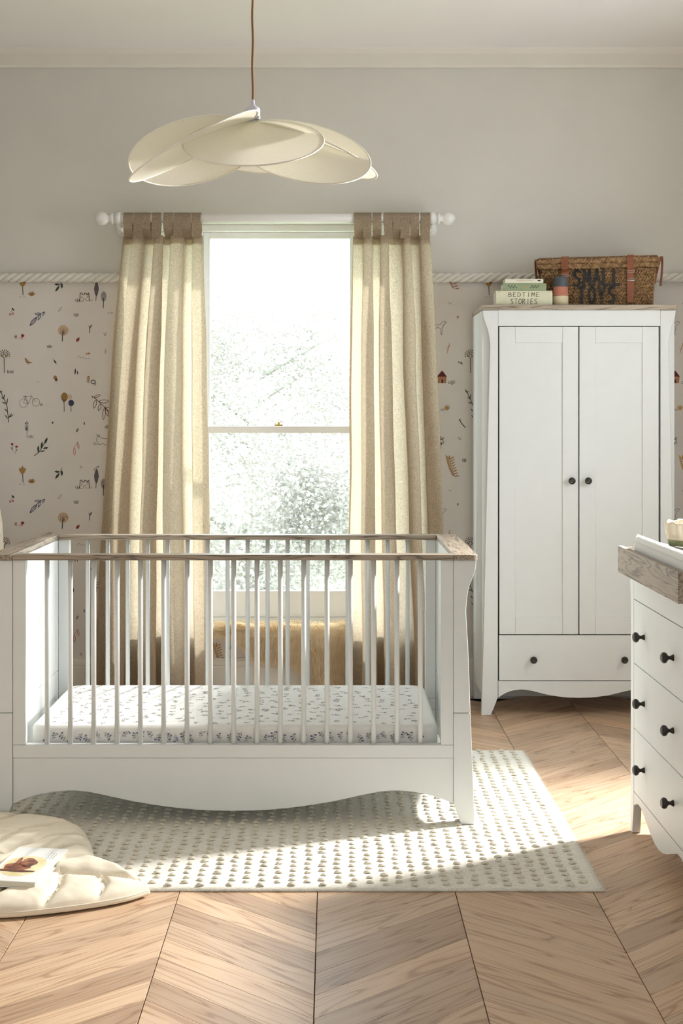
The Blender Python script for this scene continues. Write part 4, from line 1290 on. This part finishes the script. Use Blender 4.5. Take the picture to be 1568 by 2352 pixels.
def fabric_basket():
    c = (1.166, 4.255); r = .088
    zb, z1, zt = MATZ + .001, PZ(1237, 4.24), PZ(1199, 4.24)
    t = thing('fabric_basket', (c[0], c[1], zb), 'gathered cream fabric basket with green floral base on the changing mat', 'basket')
    M['floral'] = plain('green_floral_cotton', srgb(132, 138, 100), .85, var=.1, scale=40)
    base = MB().lathe([(r * .93, zb), (r * .97, zb + .01), (r * .97, z1 + .004), (r * .92, z1 + .004), (r * .9, zb + .006)], 36, (c[0], c[1], 0)).build('base', 'floral', t, smooth=True)
    p = Print(); R = random.Random(4)
    for k in range(60):
        u, w = R.uniform(0, 628), R.uniform(2, (z1 - zb) * 1000 - 2)
        p.dab(u, w, 5, 2.6, R.uniform(0, 3), 'g' if k % 3 else 't')
    build_print(p.tri, lambda u, w, l: (c[0] + (r * .97 + .0012) * math.cos(u / 100), c[1] + (r * .97 + .0012) * math.sin(u / 100), z1 - w / 1000), 'leaf_print', base)
    v, f = [], []
    S = 144
    lv = [(z1 - .002, 1.0, .002), (z1 + .010, 1.0, .002), (z1 + .012, 1.015, .004), (z1 + .03, 1.04, .007), (zt - .004, 1.04, .008), (zt, 1.02, .008), (zt - .003, .97, .006), (z1 + .02, .94, .003)]
    for z, k, am in lv:
        for i in range(S):
            a = 2 * math.pi * i / S
            rr = r * k + am * (abs(math.sin(11 * a + .4 * math.sin(3 * a))) ** .6 - .5)
            v.append((c[0] + rr * math.cos(a), c[1] + rr * math.sin(a), z + (.003 * math.sin(11 * a) if z > zt - .01 else 0)))
    for j in range(len(lv) - 1):
        for i in range(S):
            k = (i + 1) % S
            f.append((j * S + i, j * S + k, (j + 1) * S + k, (j + 1) * S + i))
    MB().add(v, f).build('gathered_cuff', cloth('cream_cotton_cuff', (.72, .63, .49, 1), 0, .04), t, smooth=True)
    # white muslin peeking out
    m = thing('muslin_cloth', (c[0] + .03, c[1], zb + .008), 'crumpled white muslin cloth poking out of the fabric basket', 'cloth')
    v, f = [], []
    nu, nv = 40, 20
    for j in range(nv + 1):
        q = j / nv
        for i in range(nu):
            a = 2 * math.pi * i / nu
            rr = (.066 * (1 - q ** 1.5) + .004) * (1 + .22 * noise.noise((math.cos(a) * 2.5, math.sin(a) * 2.5, q * 3)) + .1 * math.sin(7 * a + 4 * q))
            v.append((c[0] + .016 + rr * math.cos(a), c[1] + rr * math.sin(a), zb + .008 + (zt - zb + .018) * q + .004 * noise.noise((a * 2, q * 5, 1))))
    for j in range(nv):
        for i in range(nu):
            k = (i + 1) % nu
            f.append((j * nu + i, j * nu + k, (j + 1) * nu + k, (j + 1) * nu + i))
    f.append(tuple(nv * nu + i for i in range(nu)))
    f.append(tuple(range(nu - 1, -1, -1)))
    MB().add(v, f).build('folded_cloth', 'sheet', m, smooth=True)
fabric_basket()

# ------------------------------------------------------------------ pendant lamp
def pendant():
    Y = 4.0
    X = PX(580, Y); s = Y / FPX
    z0 = PZ(275, Y)
    t = thing('pendant_lamp', (X, Y, ZC), 'cream petal pendant lamp hanging on a brown cord', 'lamp')
    zc = PZ(238, Y)
    pts = [(X + .0012 * math.sin(i * .9), Y, zc + (ZC - .02 - zc) * i / 40) for i in range(41)]
    MB().tube(pts, .0035, 8).build('cord', 'cord', t, smooth=True)
    MB().lathe([(.05, ZC - .022), (.052, ZC - .018), (.052, ZC - .0005)], 28, (X, Y, 0)).build('ceiling_rose', 'frame_white', t, smooth=False)
    zz = lambda py: PZ(py, Y)
    sk = MB().lathe([(.0035, zz(229)), (.006, zz(231)), (.006, zz(240)), (.013, zz(245)), (.0215, zz(249)), (.0225, zz(252)), (.0225, zz(266)), (.021, zz(268)), (.018, zz(268)), (.018, zz(275))][::-1], 24, (X, Y, 0)).build('lamp_holder', 'socket', t, smooth=True)
    rg = MB()
    for k in range(3):
        z = zz(269 + 2.8 * k)
        rg.tube([(X + .0235 * math.cos(a), Y + .0235 * math.sin(a), z) for a in [i * math.pi / 12 for i in range(24)]], .0014, 6, True)
    rg.build('fixing_ring', 'steel', sk, smooth=True)
    MB().lathe([(.012, zz(312)), (.022, zz(305)), (.027, zz(295)), (.022, zz(284)), (.013, zz(276))], 20, (X, Y, 0)).build('bulb', plain('frosted_bulb', (.85, .85, .82, 1), .3), t, smooth=True)
    # petals: azimuth (0 = right, 90 = towards the viewer), slope, twist
    for az, sl, tw, rad, lift in ((86, 30, 3, .203, 0), (33, 31, 22, .205, -.004), (-24, 20, 8, .208, -.006), (-92, 13, 5, .19, -.004), (-154, 20, 8, .208, -.006), (148, 27, 10, .214, -.002)):
        a = math.radians(az)
        out = Vector((math.cos(a), -math.sin(a), 0))
        tan = Vector((-math.sin(a), -math.cos(a), 0))            # direction of growing azimuth
        up = Vector((0, 0, 1))
        S, T = math.radians(sl), math.radians(tw)
        d = (out * math.cos(S) - up * math.sin(S)).normalized()   # runs down along the petal
        n = (out * math.sin(S) + up * math.cos(S)).normalized()
        n2 = (n * math.cos(T) + tan * math.sin(T)).normalized()
        w = n2.cross(d).normalized()
        c0 = Vector((X, Y, z0 + lift)) + d * (rad + .006)
        rings, seg = 9, 56
        v, f = [c0 + n2 * .010], []
        for j in range(1, rings + 1):
            q = j / rings
            for i in range(seg):
                b = 2 * math.pi * i / seg
                v.append(c0 + d * (rad * q * math.cos(b)) + w * (rad * q * math.sin(b)) + n2 * (.010 * (1 - q * q)))
        for i in range(seg): f.append((0, 1 + i, 1 + (i + 1) % seg))
        for j in range(rings - 1):
            for i in range(seg):
                k = (i + 1) % seg
                f.append((1 + j * seg + i, 1 + (j + 1) * seg + i, 1 + (j + 1) * seg + k, 1 + j * seg + k))
        p = MB().add(v, f).build('petal', 'lampcloth', t, smooth=True)
        MB().tube([c0 + d * (rad * math.cos(2 * math.pi * i / seg)) + w * (rad * math.sin(2 * math.pi * i / seg)) for i in range(seg)], .0026, 6, True).build('rim', 'lampwire', p, smooth=True)
pendant()

# ------------------------------------------------------------------ padded leaf play mat and board book
def play_mat():
    B = [(-.527, 3.852), (-.585, 3.795), (-.675, 3.745), (-.778, 3.705), (-.88, 3.677), (-1.0, 3.665), (-1.15, 3.68), (-1.32, 3.74), (-1.46, 3.84), (-1.56, 3.97), (-1.61, 4.11), (-1.59, 4.26), (-1.50, 4.40), (-1.37, 4.50), (-1.24, 4.555), (-1.12, 4.56), (-1.03, 4.535), (-.918, 4.446), (-.845, 4.385), (-.795, 4.30), (-.760, 4.20), (-.735, 4.11), (-.712, 4.04), (-.672, 3.99), (-.62, 3.935)]
    B = [(x, y if y < 4.42 else 4.42 + (y - 4.42) * .45) for x, y in B]      # stops just short of the cot's front feet
    c = (-1.12, 4.10)
    t = thing('play_mat', (c[0], c[1], 0), 'padded cream leaf-shaped play mat with stitched seams lying on the rug', 'play mat')
    n = len(B); M_ = 264
    # resample the outline (Catmull-Rom, the tip stays sharp)
    O = []
    for i in range(M_):
        q = i / M_ * n; k = int(q); u = q - k
        p0, p1, p2, p3 = (Vector(B[(k + j) % n]) for j in (-1, 0, 1, 2))
        if k == 0: p0 = p1 - (p2 - p1) * .5
        if k == n - 1: p3 = p2 + (p2 - p1) * .5
        O.append(.5 * ((2 * p1) + (p2 - p0) * u + (2 * p0 - 5 * p1 + 4 * p2 - p3) * u * u + (3 * p1 - p0 - 3 * p2 + p3) * u ** 3))
    seams = [((-.56, 3.868), (-.86, 3.905), (-1.2, 4.02), (-1.58, 4.15)),
             ((-.90, 3.925), (-.725, 4.03), (-.70, 4.04)), ((-.97, 3.95), (-.80, 4.115), (-.74, 4.14)), ((-1.05, 3.97), (-.90, 4.19), (-.77, 4.25)), ((-1.13, 4.0), (-.99, 4.28), (-.85, 4.36)), ((-1.22, 4.03), (-1.10, 4.36), (-1.0, 4.50)), ((-1.33, 4.07), (-1.25, 4.38), (-1.18, 4.56)),
             ((-.79, 3.90), (-.78, 3.79), (-.80, 3.70)), ((-.90, 3.915), (-.93, 3.78), (-.97, 3.67)), ((-1.02, 3.955), (-1.08, 3.80), (-1.13, 3.68)), ((-1.18, 4.0), (-1.26, 3.85), (-1.32, 3.74)), ((-.68, 3.885), (-.65, 3.82), (-.66, 3.75))]
    segs = [(Vector(a), Vector(b)) for s in seams for a, b in zip(s, s[1:])]
    def sd(p):
        m = 9
        for a, b in segs:
            ab = b - a
            q = max(0, min(1, (p - a).dot(ab) / ab.length_squared))
            m = min(m, (p - a - ab * q).length)
        return m
    rings = 46
    cv = Vector(c)
    def ground(x, y):
        k = min(1, max(0, (y - RY0 + .03) / .06)) * min(1, max(0, (x - RX0 + .03) / .06))
        return .002 + .015 * k
    v, f = [], []
    def height(p, e):
        r_ = 1 - (1 - min(1, e / .07)) ** 2.2
        dd = sd(p)
        cre = 1 - .45 * math.exp(-(dd / .008) ** 2) - .16 * math.exp(-(dd / .03) ** 2)
        ww = .0035 * noise.noise((p.x * 22, p.y * 22, 0)) + .004 * noise.noise((p.x * 40, p.y * 12, 3)) * math.exp(-dd / .02) + .006 * noise.noise((p.x * 48, p.y * 48, 5)) * math.exp(-e / .04)
        return .020 + .040 * math.sqrt(max(0, r_)) * cre + ww * math.sqrt(max(0, r_))
    v.append((cv.x, cv.y, ground(*cv) + height(cv, 1)))
    for j in range(1, rings + 1):
        q = j / rings
        q = 1 - (1 - q) ** 1.35
        for o in O:
            p = cv + (o - cv) * q
            e = (o - p).length * .8
            v.append((p.x, p.y, ground(p.x, p.y) + height(p, e)))
    m = len(O)
    for i in range(m): f.append((0, 1 + i, 1 + (i + 1) % m))
    for j in range(rings - 1):
        for i in range(m):
            k = (i + 1) % m
            f.append((1 + j * m + i, 1 + (j + 1) * m + i, 1 + (j + 1) * m + k, 1 + j * m + k))
    last = 1 + (rings - 1) * m
    for q, zf in ((1.008, .6), (1.0, .28), (.97, .0)):
        b0 = len(v)
        for i, o in enumerate(O):
            p = cv + (o - cv) * q
            pk = .003 * noise.noise((p.x * 60, p.y * 60, zf))
            v.append((p.x + pk, p.y + pk, ground(p.x, p.y) + .020 * zf))
        for i in range(m):
            k = (i + 1) % m
            f.append((last + i, b0 + i, b0 + k, last + k))
        last = b0
    f.append(tuple(last + i for i in range(m - 1, -1, -1)))
    top = MB().add(v, f).build('padding', 'cotton', t, smooth=True)
    edge = [v[1 + (rings - 1) * m + i] for i in range(m)]
    MB().tube([(p[0], p[1], p[2] - .001) for p in edge], .0022, 6, True).build('edge_seam', 'cotton', t, smooth=True)
    return
play_mat()

def board_book():
    zc = .062
    c = Vector((-.892, 3.90, zc))
    a = math.radians(-8.5)
    t = thing('board_book', c, 'white board book with a brown picture lying on the leaf play mat', 'book')
    ca, sa = math.cos(a), math.sin(a)
    tilt = .028
    def wp(x, y, z): return (c.x + x * ca - y * sa, c.y + x * sa + y * ca, c.z + z + tilt * y)
    W2, L2 = .078, .135
    def slab(nm, x0, x1, y0, y1, z0, z1, mat, parent=t, bev=.0008):
        b = MB().box(x0, x1, y0, y1, z0, z1)
        b.v = [wp(*p) for p in b.v]
        return b.build(nm, mat, parent, bevel=bev)
    M['bookwhite'] = plain('coated_white_board', (.80, .80, .79, 1), .35, var=.01)
    slab('back_cover', -W2, W2, -L2, L2, .0, .0022, 'bookwhite')
    slab('pages', -W2 + .002, W2 - .003, -L2 + .002, L2 - .002, .0024, .0158, 'pagepaper')
    fc = slab('front_cover', -W2, W2, -L2, L2, .016, .0185, 'bookwhite')
    # flat print on the cover: soft yellow oval with brown shapes and lines of text
    n = N('cover_print_paint')
    gm = n.coords((1, 1, 1))
    n.base(n.ramp(n.noise(gm, 30, 4), [(.3, srgb(206, 190, 128)), (.7, srgb(236, 226, 188))]), .4)
    m2 = plain('picture_brown', srgb(150, 92, 66), .5, var=.45, scale=55)
    m3 = plain('picture_umber', srgb(98, 58, 44), .5, var=.3, scale=80)
    b = MB()
    def poly(P, k, l): b.add([wp(x, y, .0187 + .0002 * l) for x, y in P], [tuple(range(len(P)))], k)
    E = lambda cx, cy, rx, ry, w=.1, s=0: [(cx + rx * math.cos(q) * (1 + w * math.sin(3 * q + s)), cy + ry * math.sin(q) * (1 + w * math.cos(2 * q + s))) for q in [i * math.pi / 16 for i in range(32)]]
    poly(E(-.005, -.018, .062, .085, .05), 0, 0)
    poly(E(-.022, -.030, .040, .030, .12, 1), 1, 1); poly(E(.0, .010, .026, .034, .14, 2), 1, 1); poly(E(-.015, -.058, .055, .010, .12, .5), 2, 2)
    poly(E(-.030, -.005, .010, .045, .2, 2), 1, 1); poly(E(.004, .022, .012, .010, .1), 2, 2); poly(E(-.028, -.034, .022, .012, .2), 2, 2); poly(E(.012, -.012, .008, .022, .2), 2, 2)
    for i in range(3):
        x = .040 + i * .009
        for k in range(7 - i): poly([(x, .045 + k * .009), (x + .0012, .045 + k * .009), (x + .0012, .052 + k * .009), (x, .052 + k * .009)], 3, 1)
    b.build('cover_picture', [n.m, m2, m3, 'black'], fc)
    band = [wp(W2 + .0012, .02 + .005 * i, .0095) for i in range(7)]
    MB().tube(band, .0022, 6).build('ribbon_tie', 'bk_green', t, smooth=True)
board_book()

# ------------------------------------------------------------------ sheepskin over the window sill
def sheepskin():
    z0 = WZ0 + .002
    t = thing('sheepskin', (PX(660, 6.6), WY - .02, z0), 'golden cream sheepskin draped over the window sill', 'sheepskin')
    yf = WY - .058
    xa, xb = PX(488, 6.6), PX(808, 6.6)
    def low(x):                                      # how far it hangs at x
        u = VX + FPX * x / 6.58
        pts = [(485, 1452), (530, 1458), (552, 1478), (575, 1512), (620, 1524), (672, 1525), (700, 1560), (730, 1585), (790, 1585), (810, 1570), (830, 1545)]
        for (a, p), (b, q) in zip(pts, pts[1:]):
            if a <= u <= b: return PZ(p + (q - p) * (u - a) / (b - a), 6.58)
        return PZ(1500, 6.58)
    nx, ns = 60, 40
    P = {}
    def at(i, s):
        x = xa + (xb - xa) * i
        L1 = .16
        drop = max(.02, z0 - low(x))
        L = L1 + drop
        d = s * L
        bul = .010 * noise.noise((x * 8, s * 4, 0))
        if d < L1 - .02: p, n = Vector((x, WY + .11 - d, z0 + .012 + bul)), Vector((0, -.3, 1))
        elif d < L1 + .02:
            q = (d - L1 + .02) / .04 * math.pi / 2
            p, n = Vector((x, WY + .11 - L1 + .02 - .03 * math.sin(q), z0 + .012 + bul - .03 * (1 - math.cos(q)))), Vector((0, -math.sin(q), math.cos(q)))
        else: p, n = Vector((x, yf - .012 - bul * .6, z0 - .018 - (d - L1 - .02))), Vector((0, -1, .05))
        return p, n
    v, f = [], []
    for j in range(ns + 1):
        for i in range(nx + 1): v.append(at(i / nx, j / ns)[0])
    for j in range(ns):
        for i in range(nx):
            a = j * (nx + 1) + i
            f.append((a, a + 1, a + nx + 2, a + nx + 1))
    o = MB().add(v, f).build('hide', 'fur', t, smooth=True)
    sm = o.modifiers.new('thick', 'SOLIDIFY'); sm.thickness = .006
    R = random.Random(8)
    b = MB()
    for k in range(26000):
        i, s = R.random(), R.random()
        p, n = at(i, s)
        L = R.uniform(.03, .055)
        clump = noise.noise((p.x * 26, p.z * 26, 4))
        down = Vector((.35 * clump + R.uniform(-.15, .15), -.2, -1.0)) if n.z < .5 else Vector((.4 * clump + R.uniform(-.2, .2), -.8, .1))
        d1 = (n * .8 + down * .5 + Vector((R.uniform(-.2, .2), R.uniform(-.2, .2), R.uniform(-.2, .2)))).normalized()
        d2 = (n * .15 + down * 1.0).normalized()
        side = d1.cross(Vector((R.uniform(-1, 1), R.uniform(-1, 1), R.uniform(-1, 1)))).normalized() * .0008
        q = p + d1 * L * .5; e = q + d2 * L * .6
        b.add([p - side, p + side, q + side * .8, q - side * .8, e], [(0, 1, 2, 3), (3, 2, 4)])
    o = b.build('fleece', 'fur', t); o['kind'] = 'stuff'
sheepskin()

# ------------------------------------------------------------------ armchair at the left edge
def armchair():
    x0, Y = -1.862, 5.72
    t = thing('armchair', (x0, Y, 0), 'cream upholstered armchair just showing at the left edge behind the cot', 'armchair')
    mt = cloth('cream_boucle', (.76, .66, .54, 1), 0, .08, scale=.5, bump=.8)
    S = 48
    v, f = [], []
    # curved shell back: horseshoe path with a rounded cross-section
    path = []
    for i in range(S + 1):
        a = math.radians(-25 + 230 * i / S)
        hgt = .66 + .41 * min(1, max(0, math.sin(a)) / .32) ** 1.3
        path.append((x0 + .385 * math.cos(a), Y + .33 * math.sin(a), hgt))
    K = 20
    for i, (x, y, h) in enumerate(path):
        a = math.radians(-25 + 230 * i / S)
        nx_, ny_ = math.cos(a), math.sin(a)
        for k in range(K):
            q = 2 * math.pi * k / K
            w = .062 * math.copysign(abs(math.cos(q)) ** .7, math.cos(q))
            zz = .12 + (h - .12) * (.5 + .5 * math.copysign(abs(math.sin(q)) ** .55, math.sin(q)))
            v.append((x + nx_ * w, y + ny_ * w, zz))
    for i in range(S):
        for k in range(K):
            l = (k + 1) % K
            f.append((i * K + k, (i + 1) * K + k, (i + 1) * K + l, i * K + l))
    f += [tuple(range(K)), tuple(S * K + k for k in range(K - 1, -1, -1))]
    MB().add(v, f).build('backrest', mt, t, smooth=True)
    prof = [(.27, .14), (.30, .16), (.305, .36), (.29, .42), (.25, .445), (.05, .455)]
    MB().lathe(prof, 40, (x0, Y - .03, 0)).build('seat', mt, t, smooth=True)
    for sx in (-1, 1):
        for sy in (-1, 1):
            MB().lathe([(.014, .001), (.022, .15)], 14, (x0 + sx * .22, Y + sy * .2, 0)).build('leg', 'oak_x', t, smooth=True)
armchair()

# ------------------------------------------------------------------ garden beyond the window
GZ = -2.8
struct(MB().box(-40, 40, WY + .6, 70, GZ - .2, GZ).build('ground', plain('lawn', (.16, .2, .09, 1), .9, var=.3, scale=1)), 'lawn far below the window', 'ground')
def leaf_mat(nm, c):
    n = N(nm)
    f = n.noise(n.coords((1.2, 1.2, 1.2)), 1, 3)
    col = n.ramp(f, [(.3, tuple(x * .75 for x in c[:3]) + (1,)), (.7, tuple(min(1, x * 1.2) for x in c[:3]) + (1,))])
    n.base(col, .6)
    t = n.node('ShaderNodeBsdfTranslucent'); n.link(col, t.inputs[0])
    mx = n.node('ShaderNodeMixShader'); mx.inputs[0].default_value = .35
    n.link(n.b.outputs[0], mx.inputs[1]); n.link(t.outputs[0], mx.inputs[2]); n.link(mx.outputs[0], n.out.inputs[0])
    return n.m
M['leaf_a'] = leaf_mat('pale_leaves', (.31, .29, .255, 1))
M['leaf_b'] = leaf_mat('soft_green_leaves', (.25, .235, .20, 1))
M['bark'] = plain('bark', (.36, .34, .31, 1), .9, var=.3)
def tree(label, x, y, crown_z, rx, rz, n, mt, seed, lf=1.0):
    R = random.Random(seed)
    t = thing('tree', (x, y, GZ), label, 'tree', 'trees beyond the window')
    tr = MB().tube([(x + .1 * math.sin(i), y, GZ + (crown_z + rz * .5 - GZ) * i / 8) for i in range(9)], .16, 8, taper=[1.3, 1, .9, .85, .8, .7, .6, .45, .3])
    for k in range(7):
        a = R.uniform(0, 6.28); z1 = crown_z - rz * .5 + rz * k / 8
        tr.tube([(x, y, z1), (x + rx * .45 * math.cos(a), y + rx * .45 * math.sin(a), z1 + rz * .22), (x + rx * .8 * math.cos(a), y + rx * .8 * math.sin(a), z1 + rz * .35)], .06, 6, taper=[1, .7, .3])
    tr.build('trunk', 'bark', t, smooth=True)
    b = MB()
    cl = []
    for k in range(46):
        a, c = R.uniform(0, 6.28), R.uniform(-1, 1)
        q = math.sqrt(1 - c * c); rr = R.uniform(.45, 1.0)
        cl.append((x + rx * rr * q * math.cos(a), y + rx * rr * q * math.sin(a), crown_z + rz * rr * c, R.uniform(.28, .5) * rx))
    for k in range(n):
        cx_, cy_, cz_, cr = cl[R.randrange(len(cl))]
        d = Vector((R.gauss(0, 1), R.gauss(0, 1), R.gauss(0, 1))).normalized() * cr * R.random() ** .4
        p = Vector((cx_, cy_, cz_)) + d
        u = Vector((R.gauss(0, 1), R.gauss(0, 1), R.gauss(0, .6))).normalized()
        w = u.cross(Vector((R.gauss(0, 1), R.gauss(0, 1), R.gauss(0, 1)))).normalized()
        L = R.uniform(.032, .07) * lf
        b.add([p, p + u * L * .5 + w * L * .3, p + u * L, p + u * L * .5 - w * L * .3], [(0, 1, 2, 3)])
    o = b.build('foliage', mt, t); o['kind'] = 'stuff'
tree('pale leafy tree filling the lower window between the curtains', -1.1, 14.5, -.3, 1.7, 1.9, 48000, 'leaf_a', 1)
tree('leafy tree seen at the right of the window, beside the right curtain', 1.5, 20.5, .0, 2.1, 2.6, 34000, 'leaf_b', 2, 1.3)
tree('tall faint tree rising behind the others in the window', -1.6, 28.0, 1.2, 3.2, 3.9, 32000, 'leaf_a', 3, 1.8)
tree('tree partly hidden behind the left curtain', -5.6, 20.0, .2, 1.9, 2.6, 12000, 'leaf_b', 4, 1.3)
